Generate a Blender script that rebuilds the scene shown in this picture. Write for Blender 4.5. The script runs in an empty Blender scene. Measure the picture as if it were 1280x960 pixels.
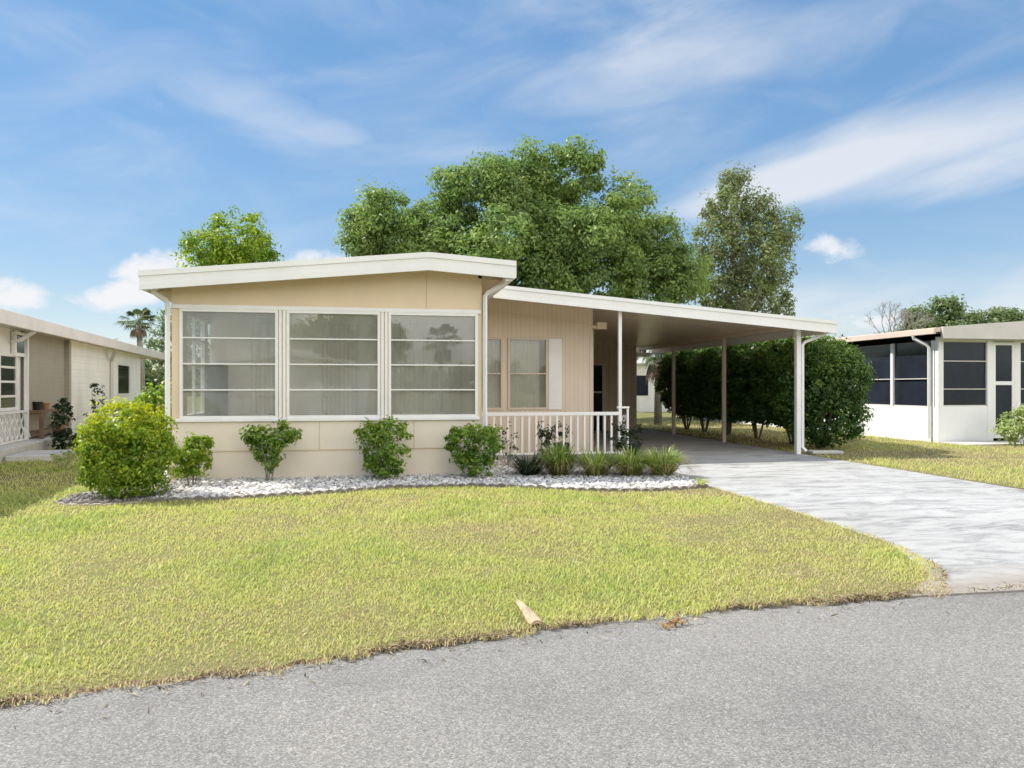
import bpy, math, random
import numpy as np
R = math.radians
S = bpy.context.scene
COL = S.collection
# ------------------------------------------------------------------ camera
cam_d = bpy.data.cameras.new("camera"); cam = bpy.data.objects.new("camera", cam_d); COL.objects.link(cam)
cam.location = (0, 0, 1.5); cam.rotation_euler = (R(90), 0, R(-10.5))
cam_d.sensor_width = 36; cam_d.lens = 36 * 920 / 1280; cam_d.shift_y = 4 / 1280
cam_d.clip_start = 0.05; cam_d.clip_end = 3000
S.camera = cam
# ------------------------------------------------------------------ light
SUN_EL, SUN_AZ = 49.0, -68.0          # azimuth measured from +Y towards +X
SKY_STRENGTH, SUN_STRENGTH, EXPOSURE = 0.115, 2.9, 1.15
S.view_settings.view_transform = 'Standard'; S.view_settings.look = 'None'
S.view_settings.gamma = 1.0; S.view_settings.exposure = EXPOSURE; S.view_settings.use_curve_mapping = False
S.cycles.use_denoising = True; S.cycles.transparent_max_bounces = 24; S.cycles.max_bounces = 10; S.cycles.diffuse_bounces = 6
sun_d = bpy.data.lights.new("sun", 'SUN'); sun_d.energy = SUN_STRENGTH; sun_d.angle = R(0.5); sun_d.color = (1, .955, .87)
sun = bpy.data.objects.new("sun", sun_d); COL.objects.link(sun)
sun.rotation_euler = (R(90 - SUN_EL), 0, R(180 - SUN_AZ)); sun.location = (0, 0, 30)
W = bpy.data.worlds.new("World"); S.world = W; W.use_nodes = True
def world_nodes():
    nt = W.node_tree; N = nt.nodes; L = nt.links; N.clear()
    def val(x, s):
        if hasattr(x, 'links'): L.new(x, s)
        else: s.default_value = x
    def m(op, a, b=0.0, c=0.0, clamp=False):
        n = N.new('ShaderNodeMath'); n.operation = op; n.use_clamp = clamp
        val(a, n.inputs[0]); val(b, n.inputs[1])
        if op == 'MULTIPLY_ADD': val(c, n.inputs[2])
        return n.outputs[0]
    sky = N.new('ShaderNodeTexSky'); sky.sky_type = 'NISHITA'; sky.sun_disc = False
    sky.sun_elevation = R(SUN_EL); sky.sun_rotation = R(SUN_AZ); sky.air_density = 1.0; sky.dust_density = 0.1; sky.ozone_density = 1.6
    tc = N.new('ShaderNodeTexCoord'); sep = N.new('ShaderNodeSeparateXYZ'); L.new(tc.outputs['Generated'], sep.inputs[0])
    az = m('MULTIPLY', m('ARCTAN2', sep.outputs[0], sep.outputs[1]), 57.2958)
    el = m('MULTIPLY', m('ARCSINE', sep.outputs[2]), 57.2958)
    def noise(sx, sy, tilt, scale, detail, rough, dist, off=0.0):
        t = R(tilt); u = m('ADD', m('MULTIPLY', az, math.cos(t)), m('MULTIPLY', el, math.sin(t)))
        v = m('SUBTRACT', m('MULTIPLY', el, math.cos(t)), m('MULTIPLY', az, math.sin(t)))
        c = N.new('ShaderNodeCombineXYZ'); L.new(m('MULTIPLY', u, sx), c.inputs[0]); L.new(m('MULTIPLY', v, sy), c.inputs[1]); c.inputs[2].default_value = off
        n = N.new('ShaderNodeTexNoise'); n.inputs['Scale'].default_value = scale; n.inputs['Detail'].default_value = detail
        n.inputs['Roughness'].default_value = rough; n.inputs['Distortion'].default_value = dist
        L.new(c.outputs[0], n.inputs['Vector']); return n.outputs[0]
    def blob(a0, e0, rx, ry, tilt):
        t = R(tilt); da = m('SUBTRACT', az, a0); de = m('SUBTRACT', el, e0)
        u = m('MULTIPLY', m('ADD', m('MULTIPLY', da, math.cos(t)), m('MULTIPLY', de, math.sin(t))), 1 / rx)
        v = m('MULTIPLY', m('SUBTRACT', m('MULTIPLY', de, math.cos(t)), m('MULTIPLY', da, math.sin(t))), 1 / ry)
        return m('SUBTRACT', 1.0, m('ADD', m('MULTIPLY', u, u), m('MULTIPLY', v, v)), clamp=True)
    def total(bs):
        s = 0.0
        for k, b in bs: s = m('ADD', s, m('MULTIPLY', b, k))
        return s
    cir = noise(.055, .17, 10, 1.0, 9, .54, .5); cir2 = noise(.09, .24, -12, 1.0, 8, .52, .5, 4.0)
    mk = total([(.70, blob(37, 15.8, 17, 3.2, 9)), (.24, blob(13, 23, 19, 8, 8)), (.26, blob(34, 26, 18, 4, 6)), (.65, blob(30, 14.3, 10, 1.8, 12)),
                (.42, blob(40, 6.0, 16, 3.0, 2)), (.55, blob(45.0, 13.9, 9, 1.6, 10))])
    ml = total([(.50, blob(-7.4, 19.0, 9, 2.6, -16)), (.30, blob(-18, 22, 13, 5, -8)), (.25, blob(-4, 12.5, 14, 2.2, -8))])
    def dens(nz, msk, lo, hi):
        x = m('MULTIPLY', m('ADD', nz, m('MULTIPLY', msk, .55)), 1.0)
        r = N.new('ShaderNodeMapRange'); r.interpolation_type = 'SMOOTHSTEP'; L.new(x, r.inputs[0])
        r.inputs[1].default_value = lo; r.inputs[2].default_value = hi; return r.outputs[0]
    d1 = m('MULTIPLY', dens(cir, mk, .42, 1.08), .75); d2 = m('MULTIPLY', dens(cir2, ml, .47, 1.10), .42)
    cum = noise(.34, .50, 0, 1.0, 10, .62, .3, 2.0)
    mc = total([(1.0, blob(-15.2, 7.9, 4.0, 2.2, 12)), (.85, blob(-17.8, 6.0, 3.8, 1.2, 0)), (.95, blob(-24.0, 5.9, 2.9, 1.5, 0)),
                (.62, blob(33.6, 9.9, 3.2, 1.3, -5)), (.75, blob(-4.8, 9.6, 4.2, .9, 3)), (.6, blob(36, 4.6, 7, 1.1, 0))])
    d3 = dens(cum, mc, .62, 1.0)
    d = m('MAXIMUM', m('MAXIMUM', d1, d2), d3)
    gm = N.new('ShaderNodeGamma'); gm.inputs[1].default_value = SKY_GAMMA; L.new(sky.outputs[0], gm.inputs[0])
    hs = N.new('ShaderNodeHueSaturation'); hs.inputs['Saturation'].default_value = SKY_SAT; hs.inputs['Value'].default_value = SKY_VAL; tn = N.new('ShaderNodeMix'); tn.data_type = 'RGBA'; tn.blend_type = 'MULTIPLY'; tn.inputs[0].default_value = 1; L.new(gm.outputs[0], tn.inputs[6]); tn.inputs[7].default_value = (.985, .982, 1.01, 1); L.new(tn.outputs[2], hs.inputs['Color'])
    mix = N.new('ShaderNodeMix'); mix.data_type = 'RGBA'; L.new(d, mix.inputs[0]); L.new(hs.outputs[0], mix.inputs[6]); mix.inputs[7].default_value = CLOUD
    # bright clouds added out of frame, behind and right, as fill light
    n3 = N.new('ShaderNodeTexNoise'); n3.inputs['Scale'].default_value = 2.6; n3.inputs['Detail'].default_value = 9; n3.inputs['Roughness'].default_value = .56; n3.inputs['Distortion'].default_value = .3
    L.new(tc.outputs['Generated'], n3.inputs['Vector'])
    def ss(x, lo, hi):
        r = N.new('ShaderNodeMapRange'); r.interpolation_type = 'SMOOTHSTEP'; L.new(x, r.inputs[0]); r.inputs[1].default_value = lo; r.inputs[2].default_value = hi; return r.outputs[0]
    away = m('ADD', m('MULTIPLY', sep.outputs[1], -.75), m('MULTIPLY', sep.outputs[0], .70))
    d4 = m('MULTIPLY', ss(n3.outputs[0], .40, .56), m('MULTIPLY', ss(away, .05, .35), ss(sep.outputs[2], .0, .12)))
    mix2 = N.new('ShaderNodeMix'); mix2.data_type = 'RGBA'; L.new(d4, mix2.inputs[0]); L.new(mix.outputs[2], mix2.inputs[6]); mix2.inputs[7].default_value = CLOUD_FILL; mix = mix2
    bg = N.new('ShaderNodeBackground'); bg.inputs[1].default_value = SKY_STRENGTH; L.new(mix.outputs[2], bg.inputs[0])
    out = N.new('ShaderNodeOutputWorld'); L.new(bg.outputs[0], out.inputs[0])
SKY_SAT, SKY_VAL, SKY_GAMMA, CLOUD, CLOUD_FILL = 2.0, 1.47, 0.42, (3.55, 3.6, 3.7, 1), (11.0, 10.6, 10.0, 1)
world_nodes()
# ------------------------------------------------------------------ helpers
def tag(o, label=None, cat=None, group=None, kind=None):
    if label: o['label'] = label
    if cat: o['category'] = cat
    if group: o['group'] = group
    if kind: o['kind'] = kind
    return o
OFF = {}
def thing(name, label, cat, loc=(0, 0, 0), group=None, rz=0.0, local=False):
    o = bpy.data.objects.new(name, None); COL.objects.link(o); o.empty_display_size = .2
    o.location = loc; o.rotation_euler = (0, 0, rz); OFF[o.name] = (0, 0, 0) if local else tuple(loc)
    return tag(o, label, cat, group)
def link_mesh(name, me, parent=None, loc=(0, 0, 0)):
    o = bpy.data.objects.new(name, me); COL.objects.link(o)
    if parent: o.parent = parent; OFF[o.name] = OFF.get(parent.name, (0, 0, 0))
    else: o.location = loc
    return o
class MB:
    def __init__(s): s.v = []; s.f = []
    def add(s, vs, fs):
        b = len(s.v); s.v += [tuple(p) for p in vs]; s.f += [tuple(b + i for i in f) for f in fs]; return s
    def box(s, x0, x1, y0, y1, z0, z1):
        return s.add([(x0, y0, z0), (x1, y0, z0), (x1, y1, z0), (x0, y1, z0), (x0, y0, z1), (x1, y0, z1), (x1, y1, z1), (x0, y1, z1)],
                     [(0, 3, 2, 1), (4, 5, 6, 7), (0, 1, 5, 4), (1, 2, 6, 5), (2, 3, 7, 6), (3, 0, 4, 7)])
    def prism_y(s, poly, y0, y1):      # polygon in x,z (counter-clockwise seen from -Y)
        n = len(poly); vs = [(x, y0, z) for x, z in poly] + [(x, y1, z) for x, z in poly]
        return s.add(vs, [tuple(range(n)), tuple(reversed(range(n, 2 * n)))] + [(i, i + n, (i + 1) % n + n, (i + 1) % n) for i in range(n)])
    def prism_x(s, poly, x0, x1):      # polygon in y,z
        n = len(poly); vs = [(x0, y, z) for y, z in poly] + [(x1, y, z) for y, z in poly]
        return s.add(vs, [tuple(reversed(range(n))), tuple(range(n, 2 * n))] + [(i, (i + 1) % n, (i + 1) % n + n, i + n) for i in range(n)])
    def prism_z(s, poly, z0, z1):
        n = len(poly); vs = [(x, y, z0) for x, y in poly] + [(x, y, z1) for x, y in poly]
        return s.add(vs, [tuple(reversed(range(n))), tuple(range(n, 2 * n))] + [(i, (i + 1) % n, (i + 1) % n + n, i + n) for i in range(n)])
    def tube(s, pts, rad, n=8, cap=True):
        pts = [np.array(p, float) for p in pts]; k = len(pts)
        if not hasattr(rad, '__len__'): rad = [rad] * k
        vs = []; prev = None
        for i in range(k):
            t = pts[min(i + 1, k - 1)] - pts[max(i - 1, 0)]; t /= (np.linalg.norm(t) + 1e-9)
            if prev is None:
                a = np.array([0, 0, 1.]) if abs(t[2]) < .9 else np.array([1., 0, 0]); prev = np.cross(t, a)
            u = prev - t * np.dot(prev, t); u /= (np.linalg.norm(u) + 1e-9); prev = u; w = np.cross(t, u)
            for j in range(n):
                q = 2 * math.pi * (j + .5) / n; vs.append(tuple(pts[i] + (u * math.cos(q) + w * math.sin(q)) * rad[i]))
        fs = [(i * n + j, i * n + (j + 1) % n, (i + 1) * n + (j + 1) % n, (i + 1) * n + j) for i in range(k - 1) for j in range(n)]
        if cap: fs += [tuple(reversed(range(n))), tuple(range((k - 1) * n, k * n))]
        return s.add(vs, fs)
    def build(s, name, mt, parent=None, loc=None, bevel=0.0, smooth=False):
        off = np.array(OFF.get(parent.name, (0, 0, 0)) if parent else (loc or (0, 0, 0)))
        me = bpy.data.meshes.new(name); me.from_pydata([tuple(np.array(p) - off) for p in s.v], [], s.f); me.materials.append(mt); me.update()
        if smooth: me.polygons.foreach_set('use_smooth', [True] * len(me.polygons))
        o = link_mesh(name, me, parent, loc or (0, 0, 0))
        if bevel:
            b = o.modifiers.new('bevel', 'BEVEL'); b.width = bevel; b.segments = 2; b.limit_method = 'ANGLE'
        return o
def np_mesh(name, V, loops, starts, mt, tint=None, smooth=False):
    me = bpy.data.meshes.new(name); me.vertices.add(len(V)); me.vertices.foreach_set('co', np.ascontiguousarray(V, np.float32).ravel())
    me.loops.add(len(loops)); me.loops.foreach_set('vertex_index', np.ascontiguousarray(loops, np.int32))
    me.polygons.add(len(starts)); me.polygons.foreach_set('loop_start', np.ascontiguousarray(starts, np.int32))
    if tint is not None:
        a = me.attributes.new('tint', 'FLOAT', 'POINT'); a.data.foreach_set('value', np.ascontiguousarray(tint, np.float32))
    me.materials.append(mt); me.update(calc_edges=True); me.validate()
    if smooth: me.polygons.foreach_set('use_smooth', np.ones(len(starts), bool))
    return me
def children(o): return [c for c in COL.objects if c.parent is o]
def copy_tree(o, parent=None):
    c = o.copy(); COL.objects.link(c); c.parent = parent
    for ch in children(o): copy_tree(ch, c)
    return c
# ------------------------------------------------------------------ materials
class NT:
    def __init__(s, name):
        s.m = bpy.data.materials.new(name); s.m.use_nodes = True; s.t = s.m.node_tree; s.N = s.t.nodes; s.L = s.t.links
        s.b = s.N['Principled BSDF']; s.out = s.N['Material Output']
        s.tc = s.N.new('ShaderNodeTexCoord')
    def vec(s, scale=(1, 1, 1), rot=(0, 0, 0)):
        mp = s.N.new('ShaderNodeMapping'); mp.inputs['Scale'].default_value = scale; mp.inputs['Rotation'].default_value = rot
        s.L.new(s.tc.outputs['Object'], mp.inputs[0]); return mp.outputs[0]
    def noise(s, scale, detail=4, rough=.55, vec=None, dist=0):
        n = s.N.new('ShaderNodeTexNoise'); n.inputs['Scale'].default_value = scale; n.inputs['Detail'].default_value = detail
        n.inputs['Roughness'].default_value = rough; n.inputs['Distortion'].default_value = dist
        s.L.new(vec or s.tc.outputs['Object'], n.inputs['Vector']); return n.outputs[0]
    def ramp(s, fac, stops):
        r = s.N.new('ShaderNodeValToRGB'); e = r.color_ramp.elements
        while len(e) < len(stops): e.new(.5)
        for k, (p, c) in enumerate(stops): e[k].position = p; e[k].color = (*c, 1) if len(c) == 3 else c
        s.L.new(fac, r.inputs[0]); return r.outputs[0]
    def mix(s, a, b, fac, mode='MIX'):
        n = s.N.new('ShaderNodeMix'); n.data_type = 'RGBA'; n.blend_type = mode
        for x, i in ((fac, 0), (a, 6), (b, 7)):
            if hasattr(x, 'links'): s.L.new(x, n.inputs[i])
            else: n.inputs[i].default_value = x if i == 0 else (*x, 1)
        return n.outputs[2]
    def math(s, op, a, b=0.0):
        n = s.N.new('ShaderNodeMath'); n.operation = op
        for x, i in ((a, 0), (b, 1)):
            if hasattr(x, 'links'): s.L.new(x, n.inputs[i])
            else: n.inputs[i].default_value = x
        return n.outputs[0]
    def color(s, c):
        if hasattr(c, 'links'): s.L.new(c, s.b.inputs['Base Color'])
        else: s.b.inputs['Base Color'].default_value = (*c, 1)
    def bump(s, h, strength=.3, dist=.01):
        n = s.N.new('ShaderNodeBump'); n.inputs['Strength'].default_value = strength; n.inputs['Distance'].default_value = dist
        s.L.new(h, n.inputs['Height']); s.L.new(n.outputs[0], s.b.inputs['Normal'])
def plain(name, c, rough=.5, var=.12, scale=3.0, metal=0.0, spec=.5, bump=0.0):
    t = NT(name); n = t.noise(scale, 6, .6)
    d = tuple(x * (1 - var) for x in c); l = tuple(min(1, x * (1 + var * .6)) for x in c)
    t.color(t.ramp(n, [(.3, d), (.7, l)])); t.b.inputs['Roughness'].default_value = rough; t.b.inputs['Metallic'].default_value = metal
    t.b.inputs['Specular IOR Level'].default_value = spec
    if bump: t.bump(t.noise(60, 3), bump, .004)
    return t.m
def siding(name, c, axis, pitch, dark=.55, width=.06, rough=.6, bstr=.5):
    t = NT(name); sp = t.N.new('ShaderNodeSeparateXYZ'); t.L.new(t.tc.outputs['Object'], sp.inputs[0])
    x = t.math('FRACT', t.math('DIVIDE', t.math('ADD', sp.outputs[axis], 50.0), pitch))
    g = t.math('LESS_THAN', x, width)
    n = t.noise(2.2, 6, .6, t.vec((1, 1, .35))); base = t.ramp(n, [(.3, tuple(k * .9 for k in c)), (.7, tuple(min(1, k * 1.06) for k in c))])
    t.color(t.mix(base, tuple(k * dark for k in c), g)); t.b.inputs['Roughness'].default_value = rough
    t.bump(t.math('SUBTRACT', 1.0, g) if axis == 0 else x, bstr, .012); return t.m
def leafmat(name, stops, transl=.35, rough=.45):
    t = NT(name); a = t.N.new('ShaderNodeAttribute'); a.attribute_name = 'tint'
    c = t.ramp(a.outputs['Fac'], stops); t.color(c); t.b.inputs['Roughness'].default_value = rough; t.b.inputs['Specular IOR Level'].default_value = .35
    tr = t.N.new('ShaderNodeBsdfTranslucent'); t.L.new(t.mix(c, (1.0, 1.0, .35), .0), tr.inputs[0])
    hs = t.N.new('ShaderNodeHueSaturation'); hs.inputs['Value'].default_value = 1.5; hs.inputs['Saturation'].default_value = 1.1; t.L.new(c, hs.inputs['Color']); t.L.new(hs.outputs[0], tr.inputs[0])
    mx = t.N.new('ShaderNodeMixShader'); mx.inputs[0].default_value = transl; t.L.new(t.b.outputs[0], mx.inputs[1]); t.L.new(tr.outputs[0], mx.inputs[2])
    t.L.new(mx.outputs[0], t.out.inputs[0]); return t.m
def glassmat(name, tintc=(.93, .96, .95), refl=1.9, rough=.0, pale_haze=.21):
    t = NT(name); t.N.remove(t.b)
    tr = t.N.new('ShaderNodeBsdfTransparent'); tr.inputs[0].default_value = (*tintc, 1)
    gl = t.N.new('ShaderNodeBsdfGlossy'); gl.inputs['Roughness'].default_value = rough
    bp = t.N.new('ShaderNodeBump'); bp.inputs['Strength'].default_value = .06; bp.inputs['Distance'].default_value = .02
    t.L.new(t.noise(1.6, 2), bp.inputs['Height']); t.L.new(bp.outputs[0], gl.inputs['Normal'])
    fr = t.N.new('ShaderNodeFresnel'); fr.inputs[0].default_value = refl
    mx = t.N.new('ShaderNodeMixShader'); t.L.new(fr.outputs[0], mx.inputs[0]); t.L.new(tr.outputs[0], mx.inputs[1]); t.L.new(gl.outputs[0], mx.inputs[2])
    df = t.N.new('ShaderNodeBsdfDiffuse'); df.inputs[0].default_value = (.74, .76, .70, 1); hz = t.N.new('ShaderNodeMixShader')      # pale diffuse haze added to brighten the panes
    t.L.new(t.ramp(t.noise(1.3, 5, .6, t.vec((1, 1, .6))), [(.3, (pale_haze * .5,) * 3), (.75, (pale_haze * 1.5,) * 3)]), hz.inputs[0]); t.L.new(mx.outputs[0], hz.inputs[1]); t.L.new(df.outputs[0], hz.inputs[2])
    t.L.new(hz.outputs[0], t.out.inputs[0]); return t.m
M = {}
M['white'] = plain('white_metal_paint', (.80, .79, .76), .4, .07, 1.4)
M['white_trim'] = plain('white_trim_paint', (.80, .79, .77), .45, .06, 2.5)
M['tan'] = plain('tan_wall_paint', (.735, .59, .415), .65, .07, 1.3, bump=.05)
M['tan_low'] = plain('pale_tan_wall_paint', (.75, .665, .545), .65, .09, 1.1, bump=.08)
M['tan_siding'] = siding('tan_grooved_siding', (.72, .605, .475), 0, .102, .74, .09)
M['brown_siding'] = siding('brown_grooved_siding', (.62, .48, .36), 0, .2, .65, .07)
M['soffit'] = plain('beige_soffit_paint', (.55, .43, .31), .5, .08, 1.5)
M['ceiling'] = siding('tan_pan_ceiling', (.88, .71, .54), 1, .305, .72, .04, .28, .12)
M['beige_metal'] = plain('beige_metal_paint', (.62, .52, .42), .4, .06, 3)
M['glass'] = glassmat('window_glass', (.97, .985, .97), 2.1)
M['glass_green'] = glassmat('porch_window_glass', (.93, .97, .94), 2.0)
M['dark_glass'] = plain('dark_glass', (.014, .017, .025), .08, .3, 1.2)
M['screen'] = plain('dark_porch_window', (.022, .026, .040), .16, .35, 1.6)
M['blind'] = siding('vertical_blind', (.80, .76, .66), 0, .089, .72, .12)
M['curtain'] = siding('sheer_curtain', (.80, .74, .60), 0, .16, .85, .3)
M['interior'] = plain('interior_paneling', (.88, .83, .71), .7, .06, 1.5)
M['carpet'] = plain('carpet', (.55, .50, .42), .9, .1, 20)
M['shelf'] = plain('dark_shelf', (.06, .07, .09), .5, .1, 3)
M['bark'] = plain('bark', (.15, .12, .095), .9, .35, 5, bump=.4)
M['grey_bark'] = plain('grey_bark', (.26, .235, .21), .9, .3, 4, bump=.4)
M['terracotta'] = plain('terracotta', (.36, .17, .09), .8, .15, 8)
M['wood'] = plain('weathered_brown_wood', (.20, .12, .075), .7, .3, 6)
M['black'] = plain('black_plastic', (.012, .012, .013), .5, .1, 5)
M['galv'] = plain('pale_splash_concrete', (.55, .54, .51), .8, .2, 9)
M['nb_white'] = siding('white_lap_siding', (.90, .885, .86), 2, .2, .84, .06, .5, .4)
M['nb_plain'] = plain('white_wall_paint', (.80, .79, .78), .6, .06, 1.2)
M['nb_grey_shade'] = siding('shaded_grey_tan_siding', (.37, .335, .285), 2, .115, .85, .08, .6, .3)  # recess shade put into the grey-tan siding colour
M['nb_roof'] = plain('pale_metal_roof', (.72, .66, .62), .45, .1, 1.5)
M['nb_fascia'] = plain('grey_beige_fascia', (.60, .565, .525), .5, .08, 1.5)
M['pink_fascia'] = plain('pinkish_beige_fascia', (.66, .53, .45), .5, .08, 1.5)
def concrete():
    t = NT('driveway_concrete')
    a = t.noise(2.1, 10, .76, t.vec((.6, 1.7, 1), (0, 0, R(4))), .9); b = t.noise(90, 3, .6); c = t.noise(.5, 3)
    col = t.ramp(a, [(.30, (.15, .15, .153)), (.42, (.28, .28, .28)), (.52, (.41, .41, .405)), (.70, (.49, .487, .478))])
    col = t.mix(col, t.ramp(b, [(.3, (.6, .6, .6)), (.65, (1, 1, 1))]), .35, 'MULTIPLY')
    col = t.mix(col, t.ramp(c, [(.35, (.86, .85, .83)), (.6, (1, 1, 1))]), .7, 'MULTIPLY')
    sp = t.N.new('ShaderNodeSeparateXYZ'); t.L.new(t.tc.outputs['Object'], sp.inputs[0])
    st = t.N.new('ShaderNodeMapRange'); t.L.new(t.math('SUBTRACT', sp.outputs[1], t.math('MULTIPLY', t.noise(1.7, 7, .7), 1.7)), st.inputs[0]); st.inputs[1].default_value = 3.9; st.inputs[2].default_value = 4.5; st.inputs[3].default_value = .75; st.inputs[4].default_value = 0
    col = t.mix(col, (.27, .235, .19), st.outputs[0])          # soil washed onto the mouth of the drive
    t.color(col); t.b.inputs['Roughness'].default_value = .85; t.bump(b, .25, .004); return t.m
def asphalt():
    t = NT('road_asphalt')
    v = t.N.new('ShaderNodeTexVoronoi'); v.inputs['Scale'].default_value = 140; t.L.new(t.tc.outputs['Object'], v.inputs['Vector'])
    g = t.N.new('ShaderNodeSeparateColor'); t.L.new(v.outputs['Color'], g.inputs[0])
    col = t.ramp(g.outputs[0], [(.0, (.125, .12, .114)), (.35, (.195, .188, .177)), (.75, (.24, .231, .218)), (1, (.35, .337, .319))])
    col = t.mix(col, t.ramp(t.noise(.55, 7, .68), [(.3, (.74, .74, .75)), (.5, (.98, .98, .97)), (.7, (1.12, 1.10, 1.07))]), .9, 'MULTIPLY')
    col = t.mix(col, t.ramp(t.noise(34, 4, .7), [(.3, (.78, .78, .78)), (.65, (1.1, 1.1, 1.1))]), .5, 'MULTIPLY')
    t.color(col); t.b.inputs['Roughness'].default_value = .9; t.bump(v.outputs['Distance'], .35, .004); return t.m
def turf(name, k=1.0):
    t = NT(name); col = t.ramp(t.noise(.9, 6, .65), [(.3, (.20 * k, .165 * k, .07 * k)), (.5, (.20 * k, .20 * k, .06 * k)), (.7, (.22 * k, .24 * k, .06 * k))])
    col = t.mix(col, t.ramp(t.noise(70, 4, .7), [(.3, (.45, .42, .4)), (.7, (1.15, 1.15, 1.1))]), .8, 'MULTIPLY')
    t.color(col); t.b.inputs['Roughness'].default_value = .95; t.bump(t.noise(60, 4), .6, .03); return t.m
M['concrete'] = concrete(); M['asphalt'] = asphalt(); M['turf'] = turf('turf'); M['turf_far'] = turf('far_turf', .9)
M['soil'] = plain('edge_soil', (.15, .10, .065), .95, .4, 30, bump=.5); M['bed'] = plain('gravel_bed_base', (.34, .30, .26), .95, .4, 16, bump=.4)
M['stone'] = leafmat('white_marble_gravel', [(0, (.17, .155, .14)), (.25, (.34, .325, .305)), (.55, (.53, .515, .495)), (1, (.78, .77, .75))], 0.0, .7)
M['edging'] = plain('grey_concrete_edging', (.19, .165, .135), .9, .35, 9, bump=.4)
M['grass'] = leafmat('grass_blades', [(0, (.45, .36, .23)), (.2, (.56, .50, .25)), (.45, (.56, .55, .185)), (.75, (.46, .52, .15)), (1, (.24, .33, .085))], .4, .55)
M['oak'] = leafmat('oak_leaves', [(0, (.10, .15, .055)), (.4, (.165, .255, .075)), (.75, (.26, .35, .09)), (1, (.38, .44, .14))], .42)
M['cedar'] = leafmat('cedar_sprays', [(0, (.20, .175, .13)), (.3, (.20, .22, .11)), (.65, (.23, .30, .11)), (1, (.34, .39, .15))], .35, .6)
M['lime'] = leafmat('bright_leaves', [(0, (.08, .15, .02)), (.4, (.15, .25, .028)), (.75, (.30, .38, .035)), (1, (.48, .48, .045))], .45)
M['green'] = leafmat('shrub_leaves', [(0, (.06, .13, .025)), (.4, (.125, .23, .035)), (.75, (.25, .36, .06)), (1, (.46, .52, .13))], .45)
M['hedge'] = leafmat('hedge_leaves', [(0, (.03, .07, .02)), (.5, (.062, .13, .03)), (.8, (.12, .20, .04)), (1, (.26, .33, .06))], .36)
M['variegated'] = leafmat('pale_shrub_leaves', [(0, (.19, .26, .08)), (.5, (.33, .40, .14)), (1, (.55, .56, .28))], .35)
M['liriope'] = leafmat('strap_leaves', [(0, (.30, .22, .11)), (.2, (.10, .17, .035)), (.55, (.24, .33, .07)), (1, (.55, .57, .19))], .38)
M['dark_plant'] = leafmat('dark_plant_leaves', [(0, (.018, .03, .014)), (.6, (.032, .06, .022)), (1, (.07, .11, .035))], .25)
M['palm'] = leafmat('palm_fronds', [(0, (.05, .075, .03)), (.6, (.085, .12, .045)), (1, (.15, .18, .08))], .25)
M['deadfrond'] = leafmat('dead_fronds', [(0, (.14, .10, .065)), (1, (.30, .22, .14))], .1)
M['far_leaf'] = leafmat('far_leaves', [(0, (.09, .14, .06)), (.5, (.15, .21, .08)), (1, (.25, .29, .12))], .35)
M['dry'] = leafmat('dry_leaf', [(0, (.30, .17, .06)), (1, (.46, .29, .12))], .1)
# ------------------------------------------------------------------ foliage builders
def leaves_mesh(name, P, Nrm, L, Wd, tint, mt, rng, fold=.0):
    n = len(P); a = rng.normal(size=(n, 3)); Nn = Nrm / (np.linalg.norm(Nrm, axis=1, keepdims=True) + 1e-9)
    u = a - Nn * (a * Nn).sum(1, keepdims=True); u /= (np.linalg.norm(u, axis=1, keepdims=True) + 1e-9); w = np.cross(Nn, u)
    L = L[:, None]; Wd = Wd[:, None]
    V = np.stack([P - u * L * .5, P - w * Wd * .5 + u * L * .05 + Nn * L * .10, P + u * L * .5 - Nn * L * .08, P + w * Wd * .5 + u * L * .05 + Nn * L * .10], 1).reshape(-1, 3)
    return np_mesh(name, V, np.arange(4 * n), np.arange(n) * 4, mt, np.repeat(tint, 4))
def cloud(lobes, dens, sub, per, rng, inner=.55, flat=1.0):
    """lobes: (x,y,z,r) or (x,y,z,rx,ry,rz); returns leaf positions, outward normals, clump tint"""
    P = []; Nn = []; T = []
    for lb in lobes:
        c = np.array(lb[:3]); r = np.array(lb[3:6]) if len(lb) >= 6 else np.array([lb[3]] * 3)
        k = max(3, int(dens * (r[0] * r[1] + r[1] * r[2] + r[0] * r[2]) / 3 * 12.57))
        d = rng.normal(size=(k, 3)); d /= np.linalg.norm(d, axis=1, keepdims=True)
        rad = inner + (1 - inner) * rng.random(k) ** .6
        cc = c + d * r * rad[:, None]
        sr = sub * (.55 + .9 * rng.random(k)); tt = rng.normal(0, .13, k)
        for i in range(k):
            m = max(4, int(per * (.5 + rng.random())))
            q = rng.normal(size=(m, 3)); q /= np.linalg.norm(q, axis=1, keepdims=True); rr = sr[i] * rng.random(m) ** .45
            off = q * rr[:, None]; off[:, 2] *= flat
            P.append(cc[i] + off); Nn.append(q * .55 + d[i] * .45 + np.array([0, 0, .35]) + rng.normal(0, .45, (m, 3))); T.append(.5 + tt[i] + rng.normal(0, .13, m))
    return np.concatenate(P), np.concatenate(Nn), np.clip(np.concatenate(T), 0, 1)
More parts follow.
